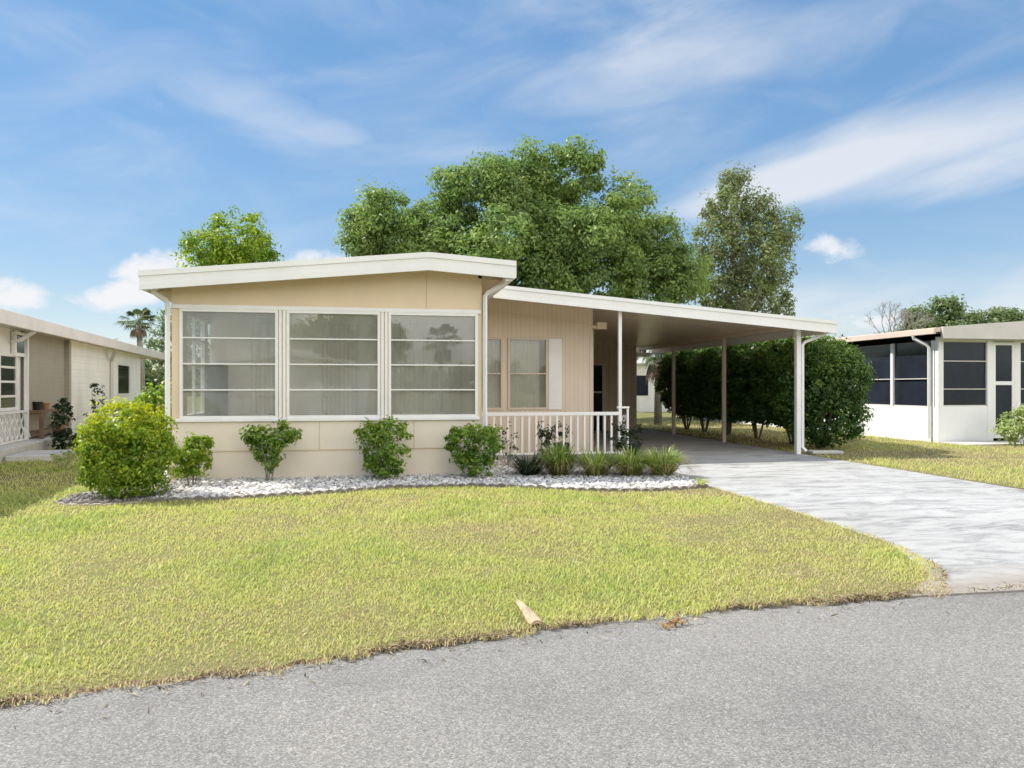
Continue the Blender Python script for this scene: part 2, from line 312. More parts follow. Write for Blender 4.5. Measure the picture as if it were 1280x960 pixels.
def foliage(name, lobes, mt, seed, leaf, aspect=.5, dens=2.0, sub=.5, per=60, inner=.55, parent=None, zmin=None, topt=0.0, flat=.8):
    rng = np.random.default_rng(seed); P, Nn, T = cloud(lobes, dens, sub, per, rng, inner, flat)
    if zmin is not None: k = P[:, 2] > zmin; P, Nn, T = P[k], Nn[k], T[k]
    if topt:                                                 # lit tops put into the tint: upper leaves turn yellower
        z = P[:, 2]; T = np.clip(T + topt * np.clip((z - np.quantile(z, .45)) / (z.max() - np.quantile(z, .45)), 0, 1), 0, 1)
    L = leaf * (.65 + .7 * rng.random(len(P)))
    return link_mesh(name, leaves_mesh(name, P, Nn, L, L * aspect, T, mt, rng), parent)
def limbs(mb, base, h0, targets, r0, rng, n=7, wig=.25):
    base = np.array(base, float); top = base + np.array([rng.normal(0, .1), rng.normal(0, .1), h0])
    mb.tube([base - np.array([0, 0, .1]), base + (top - base) * .08, base + (top - base) * .5 + rng.normal(0, wig * .3, 3), top], [r0 * 1.35, r0, r0 * .85, r0 * .75], n)
    for t in targets:
        t = np.array(t, float); ln = np.linalg.norm(t - top); k = 5; pts = []
        for i in range(k):
            f = i / (k - 1); p = top + (t - top) * f; p[2] += ln * .10 * math.sin(math.pi * f)
            if 0 < i: p = p + rng.normal(0, wig * .12 * ln * f, 3)
            pts.append(p)
        rr = r0 * .5; mb.tube(pts, [rr, rr * .75, rr * .5, rr * .32, rr * .12], 6)
        for j in range(3):
            a = pts[1 + j % 3]; e = a + rng.normal(0, ln * .13, 3); mb.tube([a, (a + e) / 2 + rng.normal(0, ln * .02, 3), e], [rr * .35, rr * .22, rr * .06], 5)
def tree(name, label, cat, loc, lobes, leafm, barkm, seed, leaf, r0, h0, group=None, **kw):
    t = thing(name, label, cat, loc, group, local=True); rng = np.random.default_rng(seed + 7)
    mb = MB(); limbs(mb, (0, 0, 0), h0, [l[:3] for l in lobes], r0, rng); mb.build('trunk', barkm, t, smooth=True)
    foliage('crown', lobes, leafm, seed, leaf, parent=t, **kw); return t
# ------------------------------------------------------------------ ground
ROAD = [(-40, 1.6), (-12, 2.5), (-5, 3.35), (-1.75, 3.87), (-.88, 4.0), (.12, 4.24), (.92, 4.42), (1.85, 4.56), (2.89, 4.64), (4.05, 4.67), (4.76, 4.69), (9, 4.55), (20, 3.9), (60, 1.0)]
rx_, ry_ = zip(*ROAD)
def road_y(x): return np.interp(x, rx_, ry_)
BED = [(-4.05, 10.35), (-3.8, 10.05), (-3.34, 9.98), (-2.96, 10.18), (-1.93, 10.24), (-1.3, 10.34), (-.75, 10.48), (-.2, 10.72), (.3, 10.93), (1.05, 10.94), (1.6, 10.85), (2.06, 10.65), (2.55, 10.32), (3.0, 10.12), (3.4, 10.0), (3.83, 9.93), (4.4, 10.02), (4.88, 10.25)]
bx_, by_ = zip(*BED)
def bed_y(x): return np.interp(x, bx_, by_)
g = MB(); g.add([(-900, -900, -.03), (900, -900, -.03), (900, 900, -.03), (-900, 900, -.03)], [(0, 1, 2, 3)])
tag(g.build('ground', M['turf_far']), 'flat grassy ground running to the horizon', 'ground', kind='structure')
g = MB(); xs = np.linspace(-40, 60, 60)
g.add([(x, -3.0 + road_y(x) - 4.2, .006) for x in xs] + [(x, road_y(x) + .25, .006) for x in xs], [(i, i + 1, i + 61, i + 60) for i in range(59)])
tag(g.build('road', M['asphalt']), 'grey speckled asphalt road across the foreground', 'road', kind='structure')
g = MB(); DZ = .02
g.prism_z([(3.7, 4.62), (10.6, 4.5), (9.55, 5.2), (9.25, 6.4), (9.2, 8), (9.3, 14.9), (9.45, 24.2), (4.82, 24.2), (4.82, 16), (1.76, 16), (1.76, 14.45), (4.95, 14.45), (4.9, 12), (4.9, 7.7), (4.8, 6.2), (4.3, 5.1)], -.06, DZ)
tag(g.build('driveway', M['concrete']), 'streaky pale concrete driveway leading under the carport', 'driveway', kind='structure')
rng = np.random.default_rng(5)
def edge_noise(x, a=.05):
    return a * (np.sin(x * 5.1 + 1) * .35 + np.sin(x * 13.7) * .3 + np.sin(x * 31.3 + 2) * .3 + np.sin(x * 57) * .2)
def lawn_lo(x):
    f = np.interp(x, [4.02, 4.2, 4.41, 4.6, 4.78, 4.88, 4.93], [4.67, 4.85, 5.13, 5.5, 6.0, 6.6, 7.9])
    return np.where(x < 4.02, road_y(x) + edge_noise(x), f + edge_noise(x) * .5)
def sheet(name, xs, lo, hi, z, mt):
    n = len(xs); b = MB(); vs = []
    for x, l, h in zip(xs, lo, hi): vs += [(x, l - .05, -.01), (x, l + .02, z), (x, h, z)]
    fs = []
    for i in range(n - 1): a = i * 3; fs += [(a, a + 3, a + 4, a + 1), (a + 1, a + 4, a + 5, a + 2)]
    b.add(vs, fs); o = b.build(name, mt); o.data.materials.append(M['soil'])
    for i, p in enumerate(o.data.polygons): p.material_index = 1 if i % 2 == 0 else 0
    return o
xs = np.concatenate([np.linspace(-40, -6, 60), np.arange(-5.95, 4.93, .035), [4.93]])
tag(sheet('lawn', xs, lawn_lo(xs), np.full(len(xs), 60.0), .018, M['turf']), 'sunny yellow-green front lawn between road and house', 'lawn', kind='structure')
xr = np.concatenate([np.linspace(9.27, 10.6, 40), np.linspace(10.65, 60, 200)])
def lawn_lo_r(x):
    return np.where(x < 10.6, np.interp(x, [9.27, 9.3, 9.55, 10.0, 10.6], [14.0, 6.5, 5.3, 4.85, 4.6]), road_y(x) + edge_noise(x))
o = sheet('lawn', xr, lawn_lo_r(xr), np.full(len(xr), 60.0), .018, M['turf']); tag(o, 'dry lawn strip right of the driveway', 'lawn', kind='structure')
# gravel bed
g = MB(); pts = list(BED); b0 = [(x, 12.6) for x in (4.93, 3.0)] + [(3.0, 14.45), (1.7, 14.45), (1.7, 12.6)] + [(-3.0, 12.6), (-3.3, 11.9), (-4.0, 11.4)]
g.prism_z(pts + [(4.93, 12.6), (4.93, 14.45), (1.7, 14.45), (1.7, 12.6), (-3.1, 12.6), (-3.4, 11.6), (-4.0, 11.2)], 0, .036)
tag(g.build('gravel_bed', M['bed']), 'planting bed base along the front of the house', 'planting bed', kind='structure')
def gravel():
    rng = np.random.default_rng(11); n = 15000
    x = rng.uniform(-3.05, 4.9, n); y = rng.uniform(9.9, 14.4, n)
    k = (y > bed_y(x) + .05) & ((y < 12.32) | (x > 1.8)); x, y = x[k], y[k]
    k = (y < 12.6) | (rng.random(len(x)) < .5); x, y = x[k], y[k]; n = len(x)
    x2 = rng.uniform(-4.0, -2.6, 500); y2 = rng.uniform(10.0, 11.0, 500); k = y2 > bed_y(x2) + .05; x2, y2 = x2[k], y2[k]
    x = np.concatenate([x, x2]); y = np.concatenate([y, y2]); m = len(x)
    ph = (1 + 5 ** .5) / 2
    I = np.array([(-1, ph, 0), (1, ph, 0), (-1, -ph, 0), (1, -ph, 0), (0, -1, ph), (0, 1, ph), (0, -1, -ph), (0, 1, -ph), (ph, 0, -1), (ph, 0, 1), (-ph, 0, -1), (-ph, 0, 1)]) / 1.9
    F = np.array([(0, 11, 5), (0, 5, 1), (0, 1, 7), (0, 7, 10), (0, 10, 11), (1, 5, 9), (5, 11, 4), (11, 10, 2), (10, 7, 6), (7, 1, 8), (3, 9, 4), (3, 4, 2), (3, 2, 6), (3, 6, 8), (3, 8, 9), (4, 9, 5), (2, 4, 11), (6, 2, 10), (8, 6, 7), (9, 8, 1)])
    s = rng.uniform(.014, .036, m); V = I[None] * (s[:, None, None] * rng.uniform(.6, 1.3, (m, 12, 3)) * rng.uniform(.7, 1.3, (m, 1, 3)))
    V[:, :, 2] *= .8; V += np.stack([x, y, .036 + s * .35], 1)[:, None]
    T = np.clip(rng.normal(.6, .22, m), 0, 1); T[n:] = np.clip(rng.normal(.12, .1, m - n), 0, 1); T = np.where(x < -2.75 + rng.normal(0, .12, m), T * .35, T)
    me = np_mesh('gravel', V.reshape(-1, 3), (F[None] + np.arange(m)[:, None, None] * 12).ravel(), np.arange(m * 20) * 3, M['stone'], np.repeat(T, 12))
    tag(link_mesh('gravel', me), 'white marble gravel covering the bed before the house', 'gravel', kind='stuff')
gravel()
def grass():
    rng = np.random.default_rng(3); X = []; Y = []; K = []
    def scatter(x0, x1, y0, y1, d, cond, sc):
        n = int((x1 - x0) * (y1 - y0) * d); x = rng.uniform(x0, x1, n); y = rng.uniform(y0, y1, n); k = cond(x, y) & (rng.random(n) < .62 + .5 * (.5 + .25 * np.sin(x * 7.3 + 2 * np.sin(y * 5.1)) + .25 * np.sin(y * 9.7 + 2.5 * np.sin(x * 4.3)))); X.append(x[k]); Y.append(y[k]); K.append(np.full(k.sum(), sc))
    def front(x, y):
        inbed = (x > -4.05) & (y > bed_y(np.clip(x, -4.05, 4.9)) - .06) & (y < 14.5)
        return (y > lawn_lo(x) - .065 + .05 * np.sin(x * 9.1) * np.sin(x * 3.3 + 1) + .02 * np.sin(x * 27)) & ~inbed & (x > -.62 * y - 1.2) & ~((x > -3.3) & (y > 11.2))
    scatter(-6, 4.95, 3.3, 6.0, 4300, front, .85); scatter(-7, 4.95, 6.0, 8.2, 2500, front, 1.0); scatter(-8, 4.95, 8.2, 12.0, 1600, front, 1.25); scatter(-8.5, -3.3, 12, 20, 500, front, 1.6)
    scatter(9.28, 22, 5, 18, 520, lambda x, y: (y > lawn_lo_r(x)) & (x < .92 * y + 2) & ~((x > 14.7) & (y > 16.6)), 1.5)
    scatter(9.5, 14.6, 18, 30, 160, lambda x, y: x > 9.5, 2.2)
    x = np.concatenate(X); y = np.concatenate(Y); sc = np.concatenate(K); n = len(x)
    def vn(x, y, s, seed):                            # smooth value noise
        r = np.random.default_rng(seed).random((64, 64)); fx = (x / s) % 64; fy = (y / s) % 64
        i = fx.astype(int); j = fy.astype(int); u = fx - i; v = fy - j; u = u * u * (3 - 2 * u); v = v * v * (3 - 2 * v); i2 = (i + 1) % 64; j2 = (j + 1) % 64; i %= 64; j %= 64
        return (r[i, j] * (1 - u) + r[i2, j] * u) * (1 - v) + (r[i, j2] * (1 - u) + r[i2, j2] * u) * v
    p = .5 * vn(x, y, 1.1, 1) + .3 * vn(x, y, .45, 2) + .2 * vn(x, y, .18, 3)
    edge = np.clip(1 - (y - lawn_lo(np.minimum(x, 4.9)) + .04) / .45, 0, 1) * (x < 5)
    dry = np.exp(-(((x - 1.6) / 1.3) ** 2 + ((y - 7.6) / .45) ** 2)) * .38 + np.exp(-(((x - 1.75) / .3) ** 2 + ((y - 9.2) / .2) ** 2)) * .5 + np.exp(-(((x - 3.3) / 1.2) ** 2 + ((y - 5.3) / .5) ** 2)) * .22
    p = np.clip(.5 + (p - .5) * 1.5, 0, 1); T = np.clip(.10 + .80 * p - .38 * edge - dry - .30 * (x > 9) - .10 * ((x > 3) & (x < 9)) + rng.normal(0, .21, n), 0, 1)
    h = sc * rng.uniform(.013, .038, n) * (.55 + .9 * p); w = sc * rng.uniform(.004, .0085, n); a = rng.uniform(0, 6.283, n)
    lean = rng.uniform(.3, 1.7, n) * h; u = np.stack([np.cos(a), np.sin(a)], 1); q = np.stack([-u[:, 1], u[:, 0]], 1)
    B = np.stack([x, y], 1); z0 = np.full(n, .015)
    def v3(xy, z): return np.concatenate([xy, z[:, None]], 1)
    mid = B + u * (lean * .35)[:, None]; tip = B + u * lean[:, None]
    V = np.stack([v3(B - q * w[:, None] * .5, z0), v3(B + q * w[:, None] * .5, z0), v3(mid + q * w[:, None] * .55, z0 + h * .62), v3(mid - q * w[:, None] * .55, z0 + h * .62), v3(tip, z0 + h)], 1).reshape(-1, 3)
    lp = np.array([0, 1, 2, 3, 3, 2, 4])[None] + np.arange(n)[:, None] * 5; st = (np.arange(n)[:, None] * 7 + np.array([0, 4])[None]).ravel()
    me = np_mesh('grass', V, lp.ravel(), st, M['grass'], np.repeat(T, 5))
    tag(link_mesh('grass', me), 'short yellow-green grass blades of the lawns', 'grass', kind='stuff')
grass()
# scalloped edging, block by block
def edging():
    d = [(0, 0)]; P = np.array(BED[3:]); seg = np.linalg.norm(np.diff(P, axis=0), axis=1); cum = np.concatenate([[0], np.cumsum(seg)])
    b = MB(); prof = [(-.072, 0), (.072, 0), (.072, .045)] + [(.072 * math.cos(t), .045 + .04 * math.sin(t)) for t in np.linspace(.35, math.pi - .35, 6)] + [(-.072, .045)]
    b.prism_y(prof, -.025, .025); first = b.build('edging_block', M['edging'], bevel=.006)
    tag(first, 'small scalloped grey edging block in the row along the gravel bed', 'edging block', 'scalloped edging blocks along the gravel bed')
    s = np.arange(.08, cum[-1], .152); r = random.Random(2)
    for i, t in enumerate(s):
        o = first if i == 0 else first.copy()
        if i: COL.objects.link(o)
        x = np.interp(t, cum, P[:, 0]); y = np.interp(t, cum, P[:, 1]); x2 = np.interp(t + .05, cum, P[:, 0]); y2 = np.interp(t + .05, cum, P[:, 1])
        o.location = (x, y, -.012 + r.uniform(-.012, .008)); o.rotation_euler = (r.uniform(-.1, .1), r.uniform(-.05, .05), math.atan2(y2 - y, x2 - x) + r.uniform(-.06, .06))
edging()
# ------------------------------------------------------------------ the house
FY = 12.3
H = thing('mobile_home', 'tan mobile home with white low gable roof and three wide front windows', 'house', (-.7, FY, 0))
SILL, HEAD = 1.0, 2.735
WX = [(-3.02, -1.537), (-1.407, .076), (.206, 1.69)]
def roof_top(x): return 3.67 - .097 * (.84 - x) if x < .84 else 3.67 - .070 * (x - .84)
FD = .29
b = MB(); b.box(-3.14, 1.76, FY, FY + .1, .478, SILL)                                     # below the sills
for x0, x1 in ((-3.14, -3.02), (-1.537, -1.407), (.076, .206), (1.69, 1.76)): b.box(x0, x1, FY, FY + .1, SILL, HEAD)
b.prism_y([(-3.14, HEAD), (1.76, HEAD), (1.76, roof_top(1.76) - .22), (.84, roof_top(.84) - .22), (-3.14, roof_top(-3.14) - .22)], FY, FY + .1)
front = b.build('front_wall', M['tan'], H)
b = MB(); b.box(-3.12, 1.74, FY + .012, FY + .1, 0, .478); b.box(-3.12, -3.02, FY + .1, 30, 0, .48); b.build('skirting', M['tan_low'], H)
b = MB(); b.box(-3.14, 1.76, FY - .006, FY, .49, SILL - .045)
b.build('lower_panel', M['tan_low'], H)
for bx in ((.825, .84, FY - .006, FY, HEAD + .07, roof_top(.84) - .26), (.62, .632, FY - .011, FY - .006, .49, SILL - .045), (-.9, -.89, FY - .011, FY - .006, .49, SILL - .045)): b = MB(); b.box(*bx); b.build('seam_strip', M['soffit'], H)
# side walls
b = MB(); b.box(-3.14, -3.04, FY + .1, FY + .55, .48, 3.15); b.box(-3.14, -3.04, FY + .55, 15.5, .48, SILL); b.box(-3.14, -3.04, FY + .55, 15.5, HEAD, 3.15); b.box(-3.14, -3.04, 15.5, 30, .48, 3.15)
b.box(-3.14, -3.04, FY + 1.95, FY + 2.05, SILL, HEAD); b.box(1.66, 1.76, FY + .1, 16.1, .0, 3.38)
b.box(-3.04, 4.82, 29.9, 30, 0, 3.0); b.box(4.72, 4.82, 16.1, 29.9, 0, 3.05); b.build('side_wall', M['tan'], H)
def window_unit(name, parent, x0, x1, y, z0, z1, bars, fw=.045, bar=.022, glass='glass', verts=(), mt='white_trim'):
    """frame with rails in the plane y (front face), pane behind"""
    f = MB(); f.box(x0, x1, y - .03, y + .05, z0, z0 + fw); f.box(x0, x1, y - .03, y + .05, z1 - fw, z1); f.box(x0, x0 + fw, y - .03, y + .05, z0 + fw, z1 - fw); f.box(x1 - fw, x1, y - .03, y + .05, z0 + fw, z1 - fw)
    for z in bars: f.box(x0 + fw, x1 - fw, y - .018, y + .03, z - bar / 2, z + bar / 2)
    for x in verts: f.box(x - .02, x + .02, y - .021, y + .033, z0 + fw, z1 - fw)
    fr = f.build(name, M[mt], parent, bevel=.004)
    p = MB(); p.add([(x0 + fw, y + .012, z0 + fw), (x1 - fw, y + .012, z0 + fw), (x1 - fw, y + .012, z1 - fw), (x0 + fw, y + .012, z1 - fw)], [(0, 1, 2, 3)])
    p.build('pane', M[glass], fr); return fr
for x0, x1 in WX:
    h = (HEAD - SILL - .09) / 4
    window_unit('window', H, x0, x1, FY, SILL, HEAD, [SILL + .045 + h * k for k in (1, 2, 3)])
b = MB(); b.box(-3.1, 1.72, FY - .05, FY - .006, SILL - .045, SILL); b.box(-3.12, 1.74, FY - .035, FY, HEAD, HEAD + .065)
for x0, x1 in ((-1.537, -1.407), (.076, .206)): b.box(x0 + .012, x0 + .056, FY - .03, FY, SILL, HEAD); b.box(x1 - .056, x1 - .012, FY - .03, FY, SILL, HEAD)
b.build('window_trim', M['white_trim'], H, bevel=.004)
# left wall louvre windows, seen through the front glass
for y0, y1 in ((FY + .55, FY + 1.95), (FY + 2.05, 15.5)):
    f = MB()
    for z in (SILL, SILL + .435, SILL + .87, SILL + 1.3, HEAD - .04): f.box(-3.13, -3.06, y0, y1, z, z + .04)
    f.box(-3.13, -3.06, y0, y0 + .04, SILL + .04, HEAD - .04); f.box(-3.13, -3.06, y1 - .04, y1, SILL + .04, HEAD - .04)
    f.box(-3.12, -3.07, (y0 + y1) / 2 - .02, (y0 + y1) / 2 + .02, SILL + .04, HEAD - .04)
    fr = f.build('side_window', M['white_trim'], H)
    p = MB(); p.add([(-3.1, y0, SILL), (-3.1, y1, SILL), (-3.1, y1, HEAD), (-3.1, y0, HEAD)], [(0, 1, 2, 3)]); p.build('pane', M['glass'], fr)
# interior of the front room
b = MB(); b.box(-3.04, 1.66, 14.6, 14.7, .5, 2.9); b.build('inner_wall', M['interior'], H)
b = MB(); b.box(-3.04, 1.66, FY + .1, 15.9, .42, .5); b.build('inner_floor', M['carpet'], H)
b = MB(); b.box(-3.04, 1.66, FY + .1, 15.9, 2.9, 2.96); b.build('inner_ceiling', M['white_trim'], H)
def curtain(x0, x1, y, z0, z1, mt, amp=.035, pitch=.16, name='curtain'):
    n = int((x1 - x0) / .02); c = MB(); vs = []
    for i in range(n + 1):
        x = x0 + (x1 - x0) * i / n; yy = y + amp * math.sin(6.283 * (x - x0) / pitch); vs += [(x, yy, z0), (x, yy, z1)]
    c.add(vs, [(2 * i, 2 * i + 2, 2 * i + 3, 2 * i + 1) for i in range(n)]); return c.build(name, M[mt], H, smooth=True)
curtain(-2.3, -1.75, 14.5, .55, 2.7, 'curtain'); curtain(.35, 1.5, 14.52, .55, 2.75, 'blind', .008, .09, 'blind'); curtain(-1.0, -.35, 14.5, .55, 2.7, 'curtain')
b = MB(); b.box(-3.0, -2.72, 13.9, 14.55, .5, 1.9); b.build('inner_cupboard', M['shelf'], H)
# roof
b = MB(); xl, xr_ = -3.46, 2.24
def roof_poly(xa, xb, d0, d1): return [(xa, roof_top(xa) - d1), (.84, roof_top(.84) - d1), (xb, roof_top(xb) - d1), (xb, roof_top(xb) - d0), (.84, roof_top(.84) - d0), (xa, roof_top(xa) - d0)]
b.prism_y(roof_poly(xl, xr_, .004, .2), 11.90, 30.2); roof = b.build('roof', M['white'], H)
b = MB(); b.prism_y(roof_poly(-3.5, 2.27, .0, .085), 11.845, 11.90); b.prism_y(roof_poly(-3.49, 2.26, .085, .20), 11.862, 11.90); b.prism_y(roof_poly(-3.485, 2.255, .20, FD), 11.853, 11.90)
for k, x in ((-1, -3.5), (1, 2.24)):
    z = roof_top(x); b.box(x, x + .04, 11.90, 30.2, z - FD + .02, z - .002)
b.build('fascia', M['white'], H)
b = MB(); b.prism_y(roof_poly(-3.44, 2.22, .2, .225), 11.9, 12.3); b.prism_y([(-3.46, 2.97), (-3.14, 3.0), (-3.14, 3.05), (-3.46, 3.03)], 12.3, 30); b.prism_y([(1.70, 3.335), (2.24, 3.295), (2.24, 3.345), (1.70, 3.385)], 12.3, 14.4)
b.build('soffit', M['soffit'], H)
b = MB(); b.prism_y([(-3.47, 3.0), (-3.36, 2.985), (-3.30, 3.03), (-3.30, 3.06), (-3.47, 3.08)], 11.87, 12.22); b.build('gutter', M['white_trim'], H)
b = MB(); b.prism_y([(2.1, 3.25), (2.22, 3.25), (2.24, 3.32), (2.1, 3.32)], 11.92, 14.3); b.build('gutter', M['white_trim'], H)
def pipe(pts, r=.035, name='downspout', mt='white_trim', parent=None): 
    c = MB(); c.tube(pts, r, 4); return c.build(name, M[mt], parent, bevel=.006)
pipe([(2.14, 12.05, 3.27), (2.1, 12.15, 3.22), (1.86, 12.24, 3.09), (1.81, 12.25, 3.03), (1.81, 12.25, .2), (1.81, 12.15, .07)], .042, parent=H)
pipe([(-3.36, 12.1, 3.0), (-3.34, 12.15, 2.95), (-3.2, 12.27, 2.84), (-3.19, 12.27, 2.78), (-3.19, 12.27, .2), (-3.16, 12.1, .07)], .042, parent=H)
# recessed porch wall
PY = 16.0
b = MB(); zt = lambda x: 3.46 - .0805 * (x - 2.26)
o1, o2 = (1.95, 2.76), (2.87, 3.78)
b.box(1.76, 4.82, PY, PY + .1, .0, 1.0)
for x0, x1 in ((1.76, o1[0]), (o1[1], o2[0]), (o2[1], 4.82)): b.box(x0, x1, PY, PY + .1, 1.0, 2.6)
b.prism_y([(1.76, 2.6), (4.82, 2.6), (4.82, zt(4.82)), (1.76, zt(1.76))], PY, PY + .1); b.build('porch_wall', M['tan_siding'], H)
for x0, x1 in (o1, o2): window_unit('porch_window', H, x0, x1, PY, 1.0, 2.6, [1.8], .05, .03, 'glass_green', mt='beige_metal')
curtain(1.95, 2.76, PY + .16, .9, 2.7, 'blind', .012, .089, 'blind'); curtain(2.87, 3.62, PY + .16, .9, 2.7, 'blind', .012, .089, 'blind')
b = MB(); b.box(3.79, 4.09, PY - .03, PY, 1.0, 2.58); 
sh = b.build('shutter', M['white_trim'], H, bevel=.005)
b = MB()
for k in range(22): 
    z = 1.08 + k * .066; b.box(3.83, 4.05, PY - .038, PY - .03, z, z + .04)
b.build('louvre', M['white_trim'], sh)
b = MB(); bz = lambda x: 3.17 - .115 * (x - 2.43)
b.prism_y([(1.76, bz(1.76) - .07), (4.9, bz(4.9) - .07), (4.9, bz(4.9)), (1.76, bz(1.76))], PY - .025, PY); b.box(4.9, 5.12, PY - .10, PY + .12, 2.81, 2.96); b.build('header_beam', M['tan_siding'], H)
b = MB(); b.box(4.74, 4.83, PY - .012, PY, .02, 2.8); b.build('corner_trim', M['beige_metal'], H)
# ------------------------------------------------------------------ carport
CP = thing('carport', 'flat white-edged carport roof on slim posts beside the tan house', 'carport', (9.2, 15.0, 0))
ct = lambda x: 3.545 - .0805 * (x - 2.28)
b = MB(); X0, X1 = 2.29, 9.85
def cpoly(x0, x1, d0, d1): return [(x0, ct(x0) - d1), (x1, ct(x1) - d1), (x1, ct(x1) - d0), (x0, ct(x0) - d0)]
b.prism_y(cpoly(X0, X1, .005, .05), 14.47, 25.3); b.build('roof_panel', M['white'], CP)
b = MB(); b.prism_y(cpoly(X0, X1 - .05, .055, .085), 14.47, 25.25); b.build('ceiling_panel', M['ceiling'], CP)
b = MB(); b.prism_y(cpoly(X0, X1, 0, .07), 14.41, 14.47); b.prism_y(cpoly(X0, X1, .07, .23), 14.43, 14.47); b.prism_y(cpoly(X0, X1, .23, .27), 14.415, 14.47); b.build('front_fascia', M['white'], CP)
b = MB(); b.box(X1 - .045, X1, 14.47, 25.3, ct(X1) - .25, ct(X1) - .006); b.box(X0, X1, 25.25, 25.3, 2.6, 2.75); b.build('gutter_fascia', M['white'], CP)
b = MB(); b.box(9.15, 9.25, 14.6, 25.2, ct(9.2) - .20, ct(9.2) - .09); b.build('side_beam', M['beige_metal'], CP)
b = MB(); b.box(4.95, 5.02, 14.58, 14.65, .02, ct(5) - .09); b.build('post', M['white_trim'], CP, bevel=.008)
b = MB(); b.box(9.12, 9.225, 14.79, 14.895, .02, ct(9.2) - .20); b.build('post', M['white_trim'], CP, bevel=.008)
for y in (18.4, 21.8): b = MB(); b.box(9.155, 9.245, y - .045, y + .045, .02, ct(9.2) - .20); b.build('post', M['beige_metal'], CP, bevel=.006)
pipe([(9.78, 14.75, 2.72), (9.74, 14.75, 2.66), (9.33, 14.82, 2.50), (9.27, 14.82, 2.43), (9.27, 14.82, .18), (9.34, 14.78, .09)], .045, parent=CP)
sb = MB(); sb.prism_z([(9.42, 14.66), (10.1, 14.55), (10.12, 14.82), (9.44, 14.94)], .03, .10)
tag(sb.build('splash_block', M['galv'], bevel=.02), 'low concrete splash block at the foot of the front carport post', 'splash block')
# porch railing
RL = thing('porch_railing', 'white porch railing with square balusters behind the strappy plants', 'railing', (3.4, 14.6, 0))
b = MB(); b.box(1.80, 4.95, 14.575, 14.645, .92, .99); b.build('top_rail', M['white_trim'], RL, bevel=.006)
b = MB(); b.box(1.80, 4.95, 14.59, 14.63, .13, .17); b.build('bottom_rail', M['white_trim'], RL, bevel=.004)
for i in range(21):
    x = 1.90 + i * .145; b = MB(); b.box(x - .02, x + .02, 14.59, 14.63, .17, .92); b.build('baluster', M['white_trim'], RL)
b = MB(); b.box(5.13, 5.17, 14.58, 14.64, .02, 1.06); b.box(4.92, 5.18, 14.57, 14.65, 1.06, 1.10); b.build('newel', M['white_trim'], RL, bevel=.005)
b = MB()
for z in (.25, .45, .65, .85):
    b.tube([(5.075 + .045 * math.cos(t) * (1 - t / 14), 14.61, z + .08 * math.sin(t) * (1 - t / 14)) for t in np.linspace(0, 8.5, 22)], .006, 5)
b.build('scroll', M['white_trim'], RL)
# ------------------------------------------------------------------ storage room at the end of the carport
SH = thing('storage_room', 'brown grooved storage room with a dark glass door at the carport end', 'shed', (7.0, 24, 0))
b = MB(); sq = lambda xa, xb, z0: b.prism_y([(xa, z0), (xb, z0), (xb, ct(xb) - .09), (xa, ct(xa) - .09)], 24, 24.1); sq(4.83, 6.75, 0); sq(7.62, 8.77, 0); sq(6.75, 7.62, 2.3); b.box(8.67, 8.77, 24.1, 28, 0, 2.6); b.box(4.83, 8.67, 27.9, 28, 0, 2.6); b.build('wall', M['brown_siding'], SH)
b = MB(); b.prism_y([(4.83, 2.86), (8.9, 2.62), (8.9, 2.7), (4.83, 2.93)], 25.32, 28.2); b.build('roof', M['white'], SH)
b = MB(); b.box(6.75, 6.83, 23.97, 24.08, .02, 2.3); b.box(7.56, 7.66, 23.97, 24.08, .02, 2.3); b.box(6.83, 7.56, 23.97, 24.08, 2.24, 2.3); b.build('door_frame', M['beige_metal'], SH)
b = MB(); b.box(6.83, 7.56, 24.0, 24.06, .03, 2.24); d = b.build('door', M['dark_glass'], SH)
b = MB(); b.box(6.83, 7.56, 23.985, 24.0, 1.30, 1.36); b.build('rail', M['beige_metal'], d)
b = MB(); b.box(8.70, 8.785, 23.985, 24.0, 0, 2.7); b.build('corner_trim', M['beige_metal'], SH)
# ------------------------------------------------------------------ left neighbour (own axes: x to the right, y away)
LH = thing('neighbour_house', 'long white and grey neighbour house with a covered side porch at left', 'house', (-7.2, 15.9, 0), rz=R(6.42), local=True)
b = MB(); b.box(-7.4, -.4, 6.5, 16.6, .1, 2.85); b.box(-7.4, -1.4, 16.6, 19.6, .1, 2.85); b.build('white_wall', M['nb_white'], LH)
b = MB(); b.box(-7.4, -.5, 3.1, 6.3, .3, 2.85); b.build('grey_wall', M['nb_grey_shade'], LH)
b = MB(); b.box(-7.4, -.55, -9, 3.0, .3, 2.85); b.build('porch_wall', M['nb_plain'], LH)
b = MB(); b.box(-.5, -.38, 6.3, 6.5, .0, 2.75); b.build('corner_board', M['nb_grey_shade'], LH)
b = MB(); b.box(-.9, -.02, -9, 6.28, -.02, .27); b.build('porch_slab', M['galv'], LH, bevel=.02)
b = MB(); b.box(-.48, -.40, 3.0, 3.08, .27, 2.75); b.build('porch_post', M['white_trim'], LH)
b = MB(); b.box(-7.8, .0, -9.3, 20.2, 2.86, 3.0); b.build('roof', M['nb_roof'], LH)
b = MB(); b.box(.0, .05, -9.35, 20.25, 2.74, 3.03); b.box(-7.8, 0, 20.2, 20.25, 2.76, 3.02); b.build('gutter', M['nb_roof'], LH, bevel=.012)
b = MB(); b.box(-.75, -.02, -9.2, 20.1, 2.80, 2.86); b.build('soffit', M['nb_fascia'], LH)
pipe([(-.02, 2.2, 2.78), (-.06, 2.2, 2.72), (-.30, 2.2, 2.55), (-.49, 2.25, 2.5)], .05, mt='nb_plain', parent=LH)
